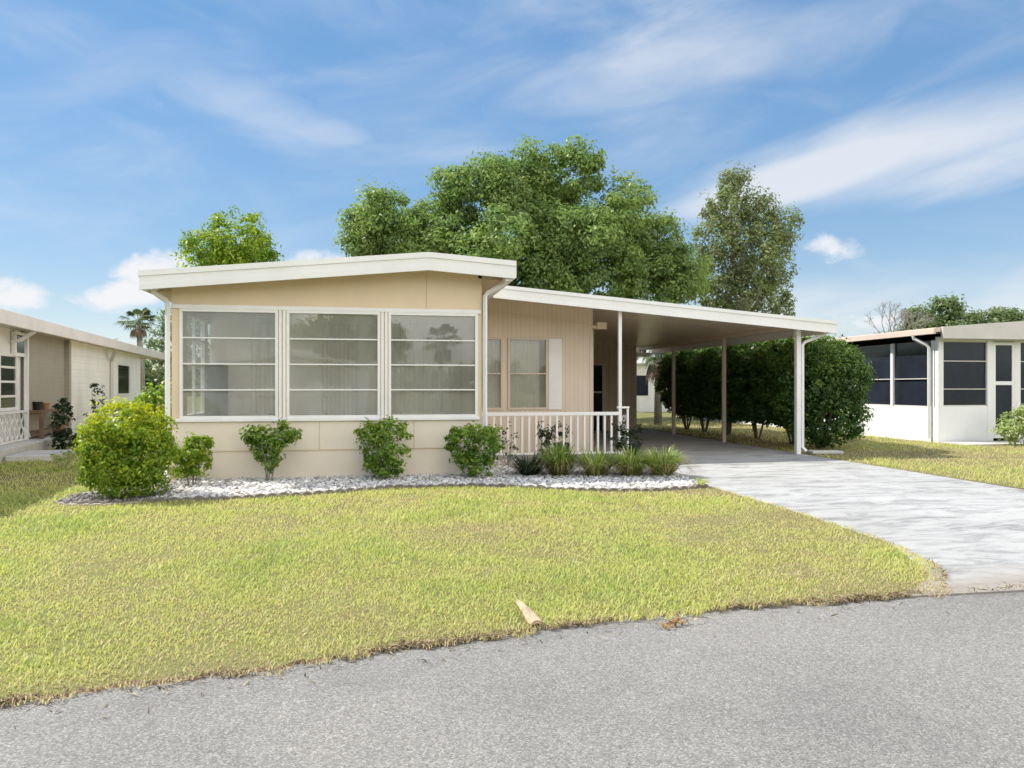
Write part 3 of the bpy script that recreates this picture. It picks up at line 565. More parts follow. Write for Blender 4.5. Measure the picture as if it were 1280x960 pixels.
pipe([(-.02, 10.3, 2.78), (-.06, 10.4, 2.70), (-.32, 11.1, 2.45), (-.34, 11.2, 2.38), (-.34, 11.2, .1)], .055, mt='nb_fascia', parent=LH)
def side_window(parent, x, y0, y1, z0, z1, vb=(), hb=(), name='window'):
    f = MB(); f.box(x, x + .04, y0, y1, z0, z0 + .07); f.box(x, x + .04, y0, y1, z1 - .07, z1); f.box(x, x + .04, y0, y0 + .1, z0 + .07, z1 - .07); f.box(x, x + .04, y1 - .1, y1, z0 + .07, z1 - .07)
    for y in vb: f.box(x, x + .035, y - .035, y + .035, z0 + .07, z1 - .07)
    for z in hb: f.box(x, x + .032, y0 + .1, y1 - .1, z - .025, z + .025)
    fr = f.build(name, M['white_trim'], parent); p = MB(); p.box(x + .002, x + .015, y0 + .1, y1 - .1, z0 + .07, z1 - .07); p.build('pane', M['dark_glass'], fr)
side_window(LH, -.4, 12.2, 14.4, 1.2, 2.36)
side_window(LH, -.55, -.6, 2.7, .98, 2.25, (.15, .9, 1.65), (1.3, 1.62, 1.94))
b = MB()
for k in range(12):
    y = -.6 + k * .3; b.prism_x([(y, .32), (y + .05, .32), (y + .55, .92), (y + .5, .92)], -.46, -.44); b.prism_x([(y + .5, .32), (y + .55, .32), (y + .05, .92), (y, .92)], -.43, -.41)
b.box(-.47, -.40, -.6, 3.0, .92, .97); b.box(-.47, -.40, -.6, 3.0, .28, .32); b.build('lattice', M['white_trim'], LH)
b = MB(); b.box(-.53, -.45, 2.35, 2.95, 2.2, 2.75); fr = b.build('hanging_screen', M['nb_plain'], LH)
b = MB(); b.box(-.449, -.44, 2.45, 2.9, 2.28, 2.68); b.build('opening', M['dark_glass'], fr)
lx = lambda x, y, z=0: (-7.2 + x * math.cos(R(6.42)) - y * math.sin(R(6.42)), 15.9 + x * math.sin(R(6.42)) + y * math.cos(R(6.42)), z)
st = thing('porch_step', 'low pale concrete step before the left neighbour porch', 'step', lx(.45, .9), rz=R(6.42), local=True)
b = MB(); b.box(-.42, .42, -.7, .7, 0, .14); b.build('tread', M['galv'], st, bevel=.02)
bt = thing('potting_bench', 'brown wooden bench on the left neighbour porch', 'bench', lx(-.42, 4.0, .27), rz=R(6.42), local=True)
b = MB(); b.box(-.22, .22, -.65, .65, .62, .68); b.build('top', M['wood'], bt)
for sx in (-.18, .18):
    for sy in (-.58, .58): b = MB(); b.box(sx - .04, sx + .04, sy - .05, sy + .05, 0, .62); b.build('leg', M['wood'], bt)
b = MB(); b.box(-.2, .2, -.53, .53, .15, .19); b.build('shelf', M['wood'], bt)
def pot(name, label, loc, r, h, mt, plant=None, seed=0):
    t = thing(name, label, 'plant pot', loc, local=True); b = MB(); b.tube([(0, 0, 0), (0, 0, h * .82), (0, 0, h * .82), (0, 0, h)], [r * .7, r * .95, r * 1.08, r * 1.1], 14); b.build('pot', M[mt], t, smooth=False)
    if plant: foliage('plant', [(0, 0, h + plant * .4, plant * .45, plant * .45, plant * .5)], M['dark_plant'], seed, .07, .4, 20, .08, 18, .3, t)
    return t
pot('flower_pot', 'small black pot on the brown porch bench', lx(-.42, 3.75, .95), .11, .2, 'black')
pot('flower_pot', 'small terracotta pot on the brown porch bench', lx(-.42, 4.4, .95), .09, .16, 'terracotta')
pot('flower_pot', 'terracotta pot with a leafy plant on the porch slab beside the bench', lx(-.3, 4.95, .27), .16, .28, 'terracotta', .55, 9)
# ------------------------------------------------------------------ right neighbour
RH = thing('neighbour_house', 'white neighbour house with dark screened porch at the right edge', 'house', (17, 17.2, 0))
b = MB(); b.box(14.73, 16.24, 17.2, 17.3, 0, .99); b.box(14.73, 14.83, 17.3, 24, 0, .96); b.box(17.2, 24, 17.2, 17.3, 0, .99); b.box(14.73, 14.83, 24, 32, 0, 2.8); b.box(23.9, 24, 17.3, 32, 0, 2.9); b.box(14.83, 23.9, 31.9, 32, 0, 2.9); b.build('wall', M['nb_plain'], RH)
for x0, x1, z0 in ((14.73, 14.88, .99), (16.24, 16.42, .05), (17.10, 17.2, .05), (17.2, 17.28, .99), (18.9, 19.05, .99), (23.8, 24, .99)): b = MB(); b.box(x0, x1, 17.195, 17.31, z0, 2.74); b.build('porch_post', M['white_trim'], RH)
for y in (17.35, 18.95, 20.6, 22.2, 23.85): b = MB(); b.box(14.725, 14.82, y, y + .1, .96, 2.76); b.build('porch_post', M['white_trim'], RH)
b = MB(); b.box(14.73, 24, 17.195, 17.3, 2.74, 2.84); b.build('porch_beam', M['white_trim'], RH)
def dark_unit(x0, x1, z0, z1, hb, name='porch_window'):
    f = MB(); f.box(x0, x1, 17.21, 17.25, z0, z0 + .03); f.box(x0, x1, 17.21, 17.25, z1 - .03, z1); f.box(x0, x0 + .02, 17.21, 17.25, z0, z1); f.box(x1 - .02, x1, 17.21, 17.25, z0, z1)
    for z in hb: f.box(x0, x1, 17.215, 17.245, z - .012, z + .012)
    fr = f.build(name, M['nb_fascia'], RH); p = MB(); p.box(x0, x1, 17.25, 17.26, z0, z1); p.build('pane', M['screen'], fr)
dark_unit(14.88, 16.24, .99, 2.74, (1.45, 2.2)); dark_unit(17.28, 18.9, .99, 2.74, (1.45, 2.2)); dark_unit(19.05, 23.8, .99, 2.74, (1.45, 2.2))
for y0, y1 in ((17.45, 18.95), (19.05, 20.6), (20.7, 22.2), (22.3, 23.85)):
    f = MB(); f.box(14.75, 14.79, y0, y1, 1.72, 1.745); f.box(14.75, 14.79, y0, y1, .96, .99); f.box(14.75, 14.79, y0, y0 + .02, .96, 2.76); f.box(14.75, 14.79, y1 - .02, y1, .96, 2.76)
    fr = f.build('side_window', M['nb_fascia'], RH); p = MB(); p.box(14.80, 14.81, y0, y1, .96, 2.76); p.build('pane', M['screen'], fr)
f = MB(); f.box(16.42, 16.50, 17.2, 17.24, .12, 2.72); f.box(17.02, 17.10, 17.2, 17.24, .12, 2.72); f.box(16.50, 17.02, 17.2, 17.24, 2.64, 2.72); f.box(16.50, 17.02, 17.2, 17.24, 1.56, 1.66); f.box(16.50, 17.02, 17.2, 17.24, .12, .35); dr = f.build('screen_door', M['white_trim'], RH)
p = MB(); p.box(16.50, 17.02, 17.225, 17.235, .35, 2.64); p.build('screen', M['screen'], dr)
rt = lambda x: 3.08 + .075 * (min(x, 19.3) - 14.6) - .075 * max(0, x - 19.3)
def rpoly(x0, x1, d0, d1): return [(x0, rt(x0) - d1), (19.3, rt(19.3) - d1), (x1, rt(x1) - d1), (x1, rt(x1) - d0), (19.3, rt(19.3) - d0), (x0, rt(x0) - d0)]
b = MB(); b.prism_y(rpoly(14.45, 24.4, .0, .12), 16.95, 32.2); b.build('roof', M['pink_fascia'], RH)
b = MB(); b.prism_y([(14.6, 2.78), (24.4, 2.78), (24.4, rt(24.4) + .01), (19.3, rt(19.3) + .01), (14.6, rt(14.6) + .01)], 16.88, 16.95); b.build('front_fascia', M['nb_fascia'], RH)
b = MB(); b.box(14.38, 14.45, 16.95, 32.2, rt(14.45) - .17, rt(14.45) - .015); b.build('gutter', M['pink_fascia'], RH, bevel=.01)
b = MB(); b.prism_y(rpoly(14.83, 23.9, .13, .16), 17.0, 31.9); b.build('porch_ceiling', M['nb_fascia'], RH)
pipe([(14.42, 17.75, 2.9), (14.45, 17.75, 2.82), (14.62, 17.5, 2.64), (14.66, 17.45, 2.56), (14.66, 17.45, .12)], .05, parent=RH)
b = MB(); b.box(14.7, 24, 16.2, 17.15, 0, .05); tag(b.build('path', M['galv']), 'pale concrete strip along the right neighbour wall', 'path', kind='structure')
# white house far behind, seen through the end of the carport
BH = thing('distant_house', 'white lap-sided house beyond the carport end', 'house', (19, 42, 0))
b = MB(); b.box(13.5, 26, 42, 50, 0, 2.9); b.build('wall', M['nb_white'], BH)
b = MB(); b.prism_x([(41.6, 2.85), (50.4, 2.85), (50.4, 2.95), (46, 3.4), (41.6, 2.95)], 13.2, 26.3); b.build('roof', M['nb_roof'], BH)
b = MB(); b.box(15.2, 16.1, 41.97, 42.0, 1.0, 2.2); b.build('window', M['dark_glass'], BH)
# houses and trees across the road, mirrored in the front windows
OH = thing('facing_house', 'white gabled house across the road, mirrored in the front windows', 'house', (-3, -17, 0))
b = MB(); b.prism_y([(-9, 0), (-.5, 0), (-.5, 2.6), (-4.5, 3.2), (-9, 2.6)], -24, -17); b.build('wall', M['nb_plain'], OH)
b = MB(); b.prism_y([(-9.5, 2.56), (-4.5, 3.22), (-.1, 2.56), (-.1, 2.75), (-4.5, 3.4), (-9.5, 2.75)], -24.3, -16.5); b.build('roof', M['white'], OH)
for xa, xb in ((-7.5, -5), (-3.5, -1.2)): b = MB(); b.box(xa, xb, -17, -16.96, 1, 2.4); b.build('window', M['white_trim'], OH)
# ------------------------------------------------------------------ trees
oak_lobes = [(-6, 0, 8.8, 2.0), (-7.3, .5, 8.2, 1.25), (-2.3, 0, 10.1, 2.2), (-4.2, 1, 8.5, 1.9), (0, .5, 11, 1.7), (2.1, 0, 11.5, 1.6), (-.8, -1.5, 8.3, 2.3), (4.5, 0, 8.8, 2.1), (6.3, .5, 8.3, 1.6), (3, -1.5, 7.4, 2.4), (7.4, 0, 6.8, 1.6), (-3, -1, 6.6, 2.1), (2, 2, 9.2, 2.3), (.6, -.5, 6.0, 1.7), (5.6, -1, 6.2, 1.9)]
orng = np.random.default_rng(19); oak_full = []
for lb in oak_lobes:
    oak_full.append((lb[0], lb[1], lb[2], lb[3] * .86))
    for k in range(5):
        d = orng.normal(size=3); d[1] = -abs(d[1]) * .9; d[2] = d[2] * .8 + .15; d /= np.linalg.norm(d); q = lb[3] * orng.uniform(.66, .92)
        oak_full.append((lb[0] + d[0] * q, lb[1] + d[1] * q, lb[2] + d[2] * q, lb[3] * orng.uniform(.32, .52)))
t = thing('oak_tree', 'broad spreading green oak rising behind the tan house', 'tree', (7.06, 34, 0), local=True)
b = MB(); limbs(b, (0, 0, 0), 3.4, [l[:3] for l in oak_lobes], .5, orng); b.build('trunk', M['bark'], t, smooth=True)
foliage('crown', oak_full, M['oak'], 21, .19, parent=t, dens=1.45, sub=.58, per=80, inner=.66, aspect=.5, flat=.75)
ced = [(-.53, 0, 12.8, .85), (-1.1, .2, 11.2, 1.35), (.67, 0, 11.1, 1.35), (2.7, 0, 10.6, .85), (2.1, .3, 9.4, 1.0), (-1.7, 0, 9.4, 1.35), (.4, -.4, 8.9, 1.8), (-2.0, 0, 7.3, 1.35), (0, 0, 6.5, 1.75), (2.0, 0, 7.5, 1.05), (2.3, 0, 5.9, .8), (-1, .5, 5.4, 1.2)]
tree('cedar_tree', 'brownish-green ragged cedar right of the oak', 'tree', (20.2, 38, 0), ced, M['cedar'], M['grey_bark'], 22, .20, .30, 5.0, dens=2.5, sub=.42, per=44, inner=.35, aspect=.45, flat=1.3)
tree('round_tree', 'small round bright green treetop above the left end of the white roof', 'tree', (-5.3, 28, 0), [(.45, 0, 6.75, 1.1), (-.75, 0, 6.3, .85), (1.05, .2, 6.4, .65), (-.1, 0, 5.8, 1.0)], M['lime'], M['bark'], 23, .14, .14, 4.2, dens=5, sub=.32, per=48, inner=.6)
tree('background_tree', 'light green leafy tree behind the far end of the left neighbour house', 'tree', (-9.6, 38, 0), [(.4, 0, 4.6, 1.0), (1.1, 0, 3.4, 1.1), (-.3, 0, 3.4, 1.0), (.5, 0, 2.2, 1.2)], M['far_leaf'], M['bark'], 24, .16, .12, 2.0, dens=4, sub=.35, per=34)
far_lobes = [(0, 0, 6.8, 1.6), (-1.2, 0, 5.2, 1.8), (1.3, .3, 5.4, 1.7), (.2, -.4, 3.8, 2.1), (-.2, .3, 8.0, 1.0)]
ft = tree('woodland_tree', 'dark green tree above the middle of the right neighbour roof, beside the bare tree', 'tree', (49.5, 60, 0), far_lobes, M['far_leaf'], M['bark'], 25, .30, .22, 3, group='trees behind the right neighbour house', dens=1.8, sub=.6, per=34)
for lab, x, y, s, rz in (('tallest pointed green tree behind the right neighbour roof', 53.6, 61, 1.12, 1), ('green treetop at the right edge of the picture above the neighbour roof', 60.5, 62, 1.02, 2.2), ('low green treetop between the tallest one and the right picture edge', 57.2, 60, .98, 3.1),
                        ('low greenery at the foot of the bare tree behind the neighbour roof', 45.4, 60, .72, 4), ('low green treetop seen just right of the carport roof end', 41.6, 61, .66, 5)):
    c = copy_tree(ft); c['label'] = lab; c.location = (x, y, 0); c.scale = (s * 1.25, s * 1.25, s); c.rotation_euler = (0, 0, rz)
def bare_tree():
    t = thing('bare_tree', 'leafless grey tree above the right neighbour roof', 'tree', (42.9, 55, 0), local=True); rng = np.random.default_rng(8); b = MB()
    def br(p, d, ln, r, k):
        e = p + d * ln; mid = (p + e) / 2 + rng.normal(0, ln * .06, 3); b.tube([p, mid, e], [r, r * .85, r * .66], 5 if k > 2 else 3, cap=False)
        if k == 0: return
        for i in range(3 if k > 1 else 4):
            q = d + rng.normal(0, .48, 3); q[2] += .10; q /= np.linalg.norm(q); br(e, q, ln * rng.uniform(.58, .78), r * .6, k - 1)
    br(np.array([0, 0, -.1]), np.array([.04, 0, 1.]), 4.6, .16, 0); 
    for a in range(5): br(np.array([.18, 0, 4.4]), np.array([math.cos(a * 1.3) * .55, math.sin(a * 1.3) * .4, .85]), 1.6, .075, 4)
    b.build('trunk', M['grey_bark'], t)
bare_tree()
def palm(name, label, loc, h, crown_r, nf, seed, lean=(0, 0), droop=1.0, trunk_r=.16):
    t = thing(name, label, 'palm tree', loc, local=True); rng = np.random.default_rng(seed); top = np.array([lean[0], lean[1], h])
    b = MB(); b.tube([(0, 0, -.1), top * .5 + np.array([lean[0] * -.15, 0, 0]), top], [trunk_r * 1.2, trunk_r, trunk_r * .9], 9); b.build('trunk', M['grey_bark'], t, smooth=True)
    def frond(V, T, d, ln, dead):
        d = d / np.linalg.norm(d); side = np.cross(d, [0, 0, 1.]); side /= np.linalg.norm(side) + 1e-6; up = np.cross(side, d)
        hub = top + d * ln * .5 - np.array([0, 0, ln * .06 * droop])
        V += [top - side * .02, top + side * .02, hub + side * .02, hub - side * .02]; T += [.3] * 4
        for k in np.linspace(-1.25, 1.25, 15):
            e = d * math.cos(k) + side * math.sin(k); L = ln * .55 * (1 - .18 * abs(k)); m = hub + e * L * .6 + up * .02; tip = hub + e * L - np.array([0, 0, L * (.28 + .25 * rng.random()) * droop]); w = np.cross(e, up) * L * .055
            V += [hub, m - w, tip, m + w]; T += [float(np.clip(rng.normal(.55, .2), 0, 1))] * 4
    V = []; T = []
    for i in range(nf):
        a = i * 2.4 + rng.normal(0, .2); el = rng.uniform(-.35, 1.25); frond(V, T, np.array([math.cos(a) * math.cos(el), math.sin(a) * math.cos(el), math.sin(el)]), crown_r * rng.uniform(.85, 1.1), False)
    n = len(V) // 4; link_mesh('crown', np_mesh('crown', np.array(V), np.arange(4 * n), np.arange(n) * 4, M['palm'], np.array(T)), t)
    V = []; T = []
    for i in range(nf // 2):
        a = i * 2.4; frond(V, T, np.array([math.cos(a) * .55, math.sin(a) * .55, -.9]), crown_r * .75, True)
    n = len(V) // 4; link_mesh('dead_fronds', np_mesh('dead_fronds', np.array(V), np.arange(4 * n), np.arange(n) * 4, M['deadfrond'], np.array(T)), t)
palm('palm_tree', 'slim palm above the far end of the left neighbour roof', (-13.0, 45, 0), 5.2, 1.15, 26, 4, (-.25, 0))
palm('palm_tree', 'low palm with hanging fronds by the white house behind the carport', (11.0, 27.6, 0), 2.9, 1.25, 24, 6, (0, 0), 1.8, .14)
tree('facing_tree', 'leafy tree across the road, mirrored in the right front window', 'tree', (-1.6, -22, 0), [(x * .42, y * .42, z * .55, r * .45) for x, y, z, r in oak_lobes], M['oak'], M['bark'], 27, .26, .25, 2.4, dens=2.6, sub=.45, per=40)
palm('palm_tree', 'palm across the road, mirrored in the right front window', (3.9, -20, 0), 4.2, 1.5, 26, 12, (.1, 0))
def woods():
    rng = np.random.default_rng(40); lob = []
    for a in np.linspace(0, 2 * math.pi, 120, endpoint=False):
        r = 150 + rng.uniform(-12, 12); h = rng.uniform(5, 8.5)
        lob.append((r * math.sin(a), r * math.cos(a), h * .5, 6, 6, h * .55))
    o = foliage('distant_woods', lob, M['far_leaf'], 41, 1.3, .6, .10, 1.6, 26, .5); tag(o, 'low belt of distant woods around the neighbourhood', 'woods', kind='stuff')
woods()
# ------------------------------------------------------------------ shrubs
def shrub(name, label, loc, lobes, mt, seed, leaf, stems, group=None, sr=.009, cat='shrub', **kw):
    t = thing(name, label, cat, loc, group, local=True); rng = np.random.default_rng(seed + 90); b = MB()
    zt = max(l[2] for l in lobes); rx = max(l[3] for l in lobes)
    for i in range(stems):
        a = i * 2.4 + rng.random(); e = np.array([math.cos(a) * rx * .6, math.sin(a) * rx * .6, zt * rng.uniform(.75, 1.0)]); s = np.array([math.cos(a) * .03, math.sin(a) * .03, 0])
        b.tube([s - np.array([0, 0, .03]), s + (e - s) * .45 + rng.normal(0, .02, 3), e], [sr, sr * .8, sr * .4], 5)
    b.build('stems', M['bark'] if cat == 'hedge shrub' else M['grey_bark'], t); foliage('foliage', lobes, M[mt], seed, leaf, parent=t, **kw); return t
Gf = 'clipped shrubs in the gravel bed'
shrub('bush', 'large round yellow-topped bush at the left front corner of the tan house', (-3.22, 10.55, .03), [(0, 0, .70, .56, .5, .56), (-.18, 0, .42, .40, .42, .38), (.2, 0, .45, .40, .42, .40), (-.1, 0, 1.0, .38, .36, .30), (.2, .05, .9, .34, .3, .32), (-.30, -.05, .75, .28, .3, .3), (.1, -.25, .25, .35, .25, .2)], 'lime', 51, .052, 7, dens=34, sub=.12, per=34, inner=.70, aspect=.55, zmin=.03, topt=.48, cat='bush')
shrub('shrub', 'small light green shrub beside the big bush at the house corner', (-2.69, 11.63, .03), [(0, 0, .48, .27, .25, .25), (.08, 0, .62, .2, .18, .15), (-.1, 0, .34, .18, .18, .18), (.1, 0, .3, .2, .2, .16)], 'lime', 52, .065, 5, Gf, dens=46, sub=.09, per=22, inner=.5, zmin=.05)
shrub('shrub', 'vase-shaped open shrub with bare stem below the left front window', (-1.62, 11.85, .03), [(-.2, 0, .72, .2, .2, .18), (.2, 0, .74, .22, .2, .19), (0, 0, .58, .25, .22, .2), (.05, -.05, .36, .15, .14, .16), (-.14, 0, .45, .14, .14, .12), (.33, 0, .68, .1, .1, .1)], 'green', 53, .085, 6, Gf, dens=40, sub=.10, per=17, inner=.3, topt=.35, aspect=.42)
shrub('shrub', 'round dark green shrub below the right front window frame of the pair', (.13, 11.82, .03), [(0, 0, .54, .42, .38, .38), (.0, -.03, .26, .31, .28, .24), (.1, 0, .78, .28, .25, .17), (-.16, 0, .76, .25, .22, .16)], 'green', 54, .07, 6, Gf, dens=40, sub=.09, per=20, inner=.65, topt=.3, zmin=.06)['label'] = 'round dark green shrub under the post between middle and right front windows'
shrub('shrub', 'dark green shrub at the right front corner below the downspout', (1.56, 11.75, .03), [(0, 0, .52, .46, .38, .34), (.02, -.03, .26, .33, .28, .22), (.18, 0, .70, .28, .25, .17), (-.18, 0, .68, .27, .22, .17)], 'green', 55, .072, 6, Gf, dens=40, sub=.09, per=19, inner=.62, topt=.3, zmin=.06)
def tuft(name, label, loc, h, r, n, seed, mt, group, shift=0.0, width=.018):
    rng = np.random.default_rng(seed); a = rng.uniform(0, 6.283, n); ln = h * rng.uniform(.75, 1.35, n); sp = r * rng.random(n) ** .5
    u = np.stack([np.cos(a), np.sin(a), np.zeros(n)], 1); q = np.stack([-u[:, 1], u[:, 0], np.zeros(n)], 1); base = u * (sp * .35)[:, None]
    k = rng.uniform(.35, 1.0, n); V = []; T = np.clip(rng.normal(.55 + shift, .22, n), 0, 1); low = rng.random(n) < .2; T[low] = .05; k[low] = 1.25
    for f, wf in ((0, .8), (.35, 1.0), (.7, .85), (1.0, .15)):
        c = base + u * (r * k * f * 1.2)[:, None]; c[:, 2] = ln * (1.25 * f - (.25 + .62 * k) * f ** 2.2); w = q * (width * wf * .5); V.append(c - w); V.append(c + w)
    V = np.stack(V, 1).reshape(-1, 3); lp = np.array([0, 1, 3, 2, 2, 3, 5, 4, 4, 5, 7, 6])[None] + np.arange(n)[:, None] * 8
    o = link_mesh(name, np_mesh(name, V, lp.ravel(), np.arange(3 * n) * 4, M[mt], np.repeat(T, 8)), None, loc); return tag(o, label, 'plant', group)
Gl = 'strappy border plants before the porch railing'
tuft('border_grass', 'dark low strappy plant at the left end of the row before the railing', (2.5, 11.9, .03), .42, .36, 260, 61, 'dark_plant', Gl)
tuft('border_grass', 'tall green strappy plant, second in the row before the railing', (2.98, 11.8, .03), .62, .38, 340, 62, 'liriope', Gl, -.12)
tuft('border_grass', 'mid green strappy plant in the middle of the row before the railing', (3.58, 11.68, .03), .50, .39, 340, 63, 'liriope', Gl, .08)
tuft('border_grass', 'broad yellow-green strappy plant, second from the driveway', (4.13, 11.58, .03), .52, .40, 350, 64, 'liriope', Gl, .14)
tuft('border_grass', 'yellow-green strappy plant at the driveway end of the row', (4.66, 11.5, .03), .54, .39, 350, 65, 'liriope', Gl, .2)
tuft('weed', 'little green weed at the driveway corner of the gravel bed', (4.72, 10.2, .03), .16, .14, 60, 66, 'liriope', None, .25, .01)
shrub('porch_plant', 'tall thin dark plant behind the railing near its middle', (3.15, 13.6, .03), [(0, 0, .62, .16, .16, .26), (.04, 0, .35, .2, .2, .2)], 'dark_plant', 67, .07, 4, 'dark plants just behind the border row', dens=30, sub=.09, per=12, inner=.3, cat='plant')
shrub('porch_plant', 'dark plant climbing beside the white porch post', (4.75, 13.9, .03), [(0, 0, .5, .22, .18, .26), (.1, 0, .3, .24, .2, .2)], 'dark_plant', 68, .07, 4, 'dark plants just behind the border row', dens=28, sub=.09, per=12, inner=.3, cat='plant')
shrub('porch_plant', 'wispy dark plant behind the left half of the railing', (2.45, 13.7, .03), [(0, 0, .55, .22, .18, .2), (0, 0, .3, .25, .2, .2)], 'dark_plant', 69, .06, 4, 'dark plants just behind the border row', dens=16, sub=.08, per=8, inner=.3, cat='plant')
pot('flower_pot', 'black pot with dark plant on the carport slab beside the porch post', (5.55, 15.3, .02), .15, .25, 'black', .45, 70)
pot('flower_pot', 'black pot with dark leafy plant on the porch behind the railing', (3.9, 15.2, .02), .17, .30, 'black', .5, 71)
# hedge along the carport
Gh = 'hedge shrubs along the carport'
def hedge_shrub(name, label, loc, rx, ry, z0, z1, seed, leaf, dens, per):
    rng = np.random.default_rng(seed); zc = (z0 + z1) / 2; hz = (z1 - z0) / 2
    lobes = [(0, 0, zc, rx, ry, hz * .98), (-.1 * rx, 0, z1 - .5 * hz, rx * .8, ry * .8, hz * .5), (.1 * rx, -.1 * ry, z0 + .45 * hz, rx * .85, ry * .85, hz * .45)]
    lobes += [(rx * .5 * math.cos(a), ry * .5 * math.sin(a), zc + hz * .35 * math.sin(a * 1.7), rx * .55, ry * .55, hz * .5) for a in (.3, 2.1, 3.9, 5.2)]
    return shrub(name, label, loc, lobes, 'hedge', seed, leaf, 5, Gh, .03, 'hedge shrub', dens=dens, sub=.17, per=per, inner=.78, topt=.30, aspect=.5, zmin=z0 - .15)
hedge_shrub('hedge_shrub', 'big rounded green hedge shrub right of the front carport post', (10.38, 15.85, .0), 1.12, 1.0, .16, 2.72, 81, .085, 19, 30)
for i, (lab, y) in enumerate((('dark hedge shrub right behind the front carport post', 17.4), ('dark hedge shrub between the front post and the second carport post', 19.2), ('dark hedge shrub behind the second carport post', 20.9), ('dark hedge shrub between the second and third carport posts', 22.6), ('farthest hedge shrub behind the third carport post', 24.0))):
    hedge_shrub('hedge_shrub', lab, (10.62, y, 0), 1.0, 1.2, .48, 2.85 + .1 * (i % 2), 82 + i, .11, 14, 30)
shrub('bush', 'pale variegated bush before the screen door at the right edge', (16.15, 15.95, .02), [(0, 0, .5, .62, .5, .45), (-.3, 0, .35, .4, .4, .3), (.2, 0, .8, .45, .4, .3)], 'variegated', 95, .09, 5, dens=17, sub=.15, per=20, inner=.6, zmin=.03, cat='bush')
shrub('bush', 'bright leafy bush between the tan house and the left neighbour', (-5.2, 18.6, .02), [(0, 0, .75, .6, .6, .6), (.2, 0, 1.2, .4, .4, .35), (-.2, .2, .4, .5, .5, .35)], 'green', 96, .12, 5, dens=14, sub=.18, per=18, inner=.6, topt=.3, cat='bush')
shrub('porch_shrub', 'tall dark shrub before the left neighbour porch lattice', lx(.35, 2.9, .02), [(0, 0, .5, .26, .26, .4), (0, 0, .95, .18, .18, .3), (.05, 0, .25, .35, .35, .2)], 'dark_plant', 97, .09, 4, dens=26, sub=.1, per=14, inner=.4, cat='shrub')
shrub('porch_shrub', 'thin climbing plant on the corner of the white siding at left', lx(.1, 7.2, .02), [(0, 0, .5, .28, .28, .35), (0, 0, 1.1, .2, .2, .4), (0, 0, 1.5, .14, .14, .2)], 'dark_plant', 98, .09, 4, dens=16, sub=.1, per=10, inner=.3, cat='shrub')
shrub('porch_shrub', 'low weedy plant before the middle of the left neighbour porch slab', lx(.4, 4.9, .02), [(0, 0, .3, .4, .3, .25), (.1, 0, .6, .2, .2, .25)], 'green', 99, .08, 4, dens=14, sub=.1, per=9, inner=.3, cat='shrub')
shrub('flowering_plant', 'pale low flowering plant in the shaded grass left of the big bush', (-5.6, 14.6, .02), [(0, 0, .2, .25, .2, .12)], 'variegated', 100, .07, 3, dens=30, sub=.07, per=8, inner=.3, cat='plant')
# ------------------------------------------------------------------ litter at the road edge
t = thing('palm_boot', 'pale wedge of dried palm boot lying on the lawn edge', 'palm boot', (.955, 4.585, .022), rz=R(10), local=True)
b = MB(); n = 9; vs = []
for j, (yy, w, z) in enumerate(((.20, .018, .045), (.10, .034, .05), (0, .048, .042), (-.10, .062, .024), (-.14, .05, .014))):
    for i in range(n):
        f = i / (n - 1) * 2 - 1; vs.append((f * w, yy, z + .022 * (1 - f * f)))
    for i in range(n):
        f = i / (n - 1) * 2 - 1; vs.append((f * w * .92, yy, z - .012 + .016 * (1 - f * f)))
vs = [(x * .8, y, z + .03 * max(0, y + .14)) for x, y, z in vs]
fs = []
for j in range(4):
    a = j * 2 * n; c = a + 2 * n
    for i in range(n - 1): fs += [(a + i, a + i + 1, c + i + 1, c + i), (a + n + i, c + n + i, c + n + i + 1, a + n + i + 1)]
    fs += [(a, c, c + n, a + n), (a + n - 1, a + 2 * n - 1, c + 2 * n - 1, c + n - 1)]
e = 8 * n; fs += [(e + i, e + n + i, e + n + i + 1, e + i + 1) for i in range(n - 1)] + [(i, i + 1, n + i + 1, n + i) for i in range(n - 1)]
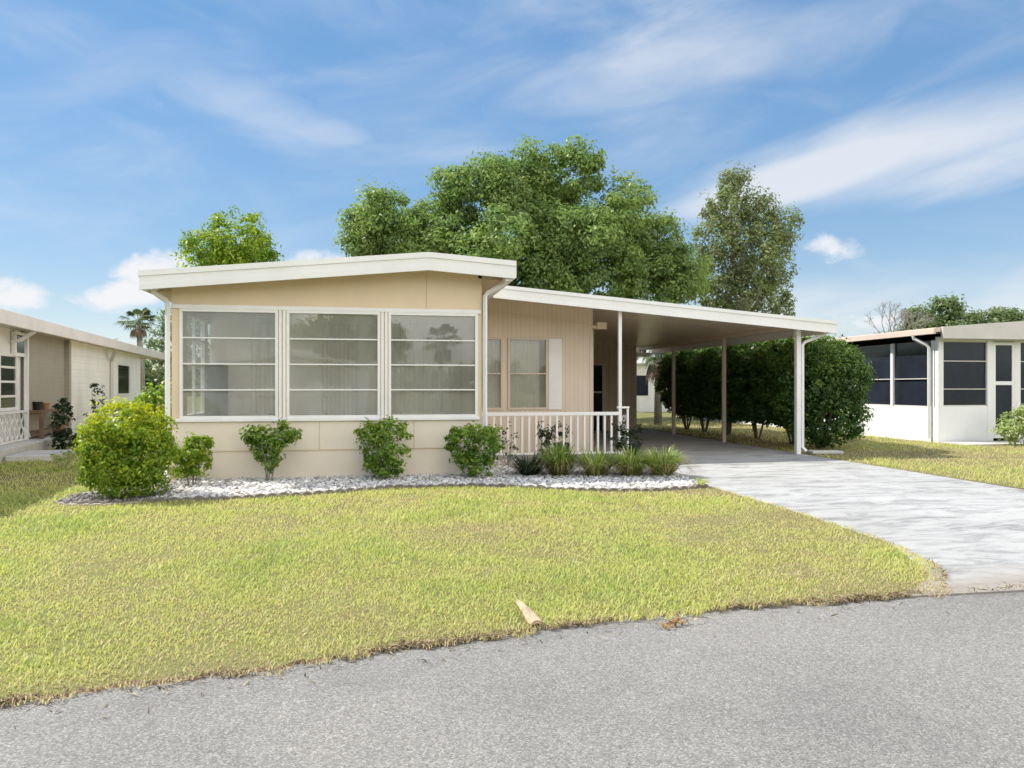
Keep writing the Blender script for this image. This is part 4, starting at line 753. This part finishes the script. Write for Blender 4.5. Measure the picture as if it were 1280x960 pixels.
b.add(vs, fs); M['boot'] = plain('dried_palm_boot', (.46, .36, .235), .85, .4, 22); b.build('boot', M['boot'], t, smooth=True)
rng = np.random.default_rng(77); n = 34
P = np.stack([rng.normal(0, .055, n), rng.normal(0, .02, n), rng.uniform(.008, .035, n)], 1)
me = leaves_mesh('dry_leaf_clump', P, rng.normal(0, 1, (n, 3)) + np.array([0, 0, 1.2]), rng.uniform(.03, .06, n), rng.uniform(.012, .025, n), rng.random(n), M['dry'], rng)
o = link_mesh('dry_leaf_clump', me, None, (1.84, 4.33, .008)); o.rotation_euler = (0, 0, .3); tag(o, 'small clump of dry brown leaves on the asphalt', 'leaf clump')
# thatch: dead brown runners along the lawn edge
rng = np.random.default_rng(78); n = 9000; x = rng.uniform(-3.5, 4.6, n); yy = lawn_lo(x) + np.abs(rng.normal(0, .05, n)) - .06
patch = (np.sin(x * 2.3 + .6) + np.sin(x * 5.9) * .6 + rng.normal(0, .7, n)) > .2; x = x[patch]; yy = yy[patch]; n = len(x)
x2 = rng.uniform(4.1, 7.5, 500); y2 = 4.58 + np.abs(rng.normal(0, .05, 500)) + .03 * np.sin(x2 * 4); k = np.sin(x2 * 3.1) + rng.normal(0, .5, 500) > .2; x = np.concatenate([x, x2[k]]); yy = np.concatenate([yy, y2[k]])
x3 = rng.uniform(-2, 4, 260); y3 = lawn_lo(x3) - np.abs(rng.normal(0, .16, 260)); x = np.concatenate([x, x3]); yy = np.concatenate([yy, y3]); n = len(x)
P = np.stack([x, yy, rng.uniform(.012, .034, n)], 1); P[x > 4.15, 2] += .022; P[-260:, 2] = .013; T = rng.random(n)
M['thatch'] = leafmat('thatch', [(0, (.10, .07, .04)), (.6, (.24, .18, .10)), (1, (.44, .36, .20))], .0, .9)
tag(link_mesh('thatch', leaves_mesh('thatch', P, rng.normal(0, .5, (n, 3)) + np.array([0, 0, 1.]), rng.uniform(.03, .08, n), rng.uniform(.004, .010, n), T, M['thatch'], rng)), 'dead brown thatch and runners along the lawn edge', 'dead grass', kind='stuff')
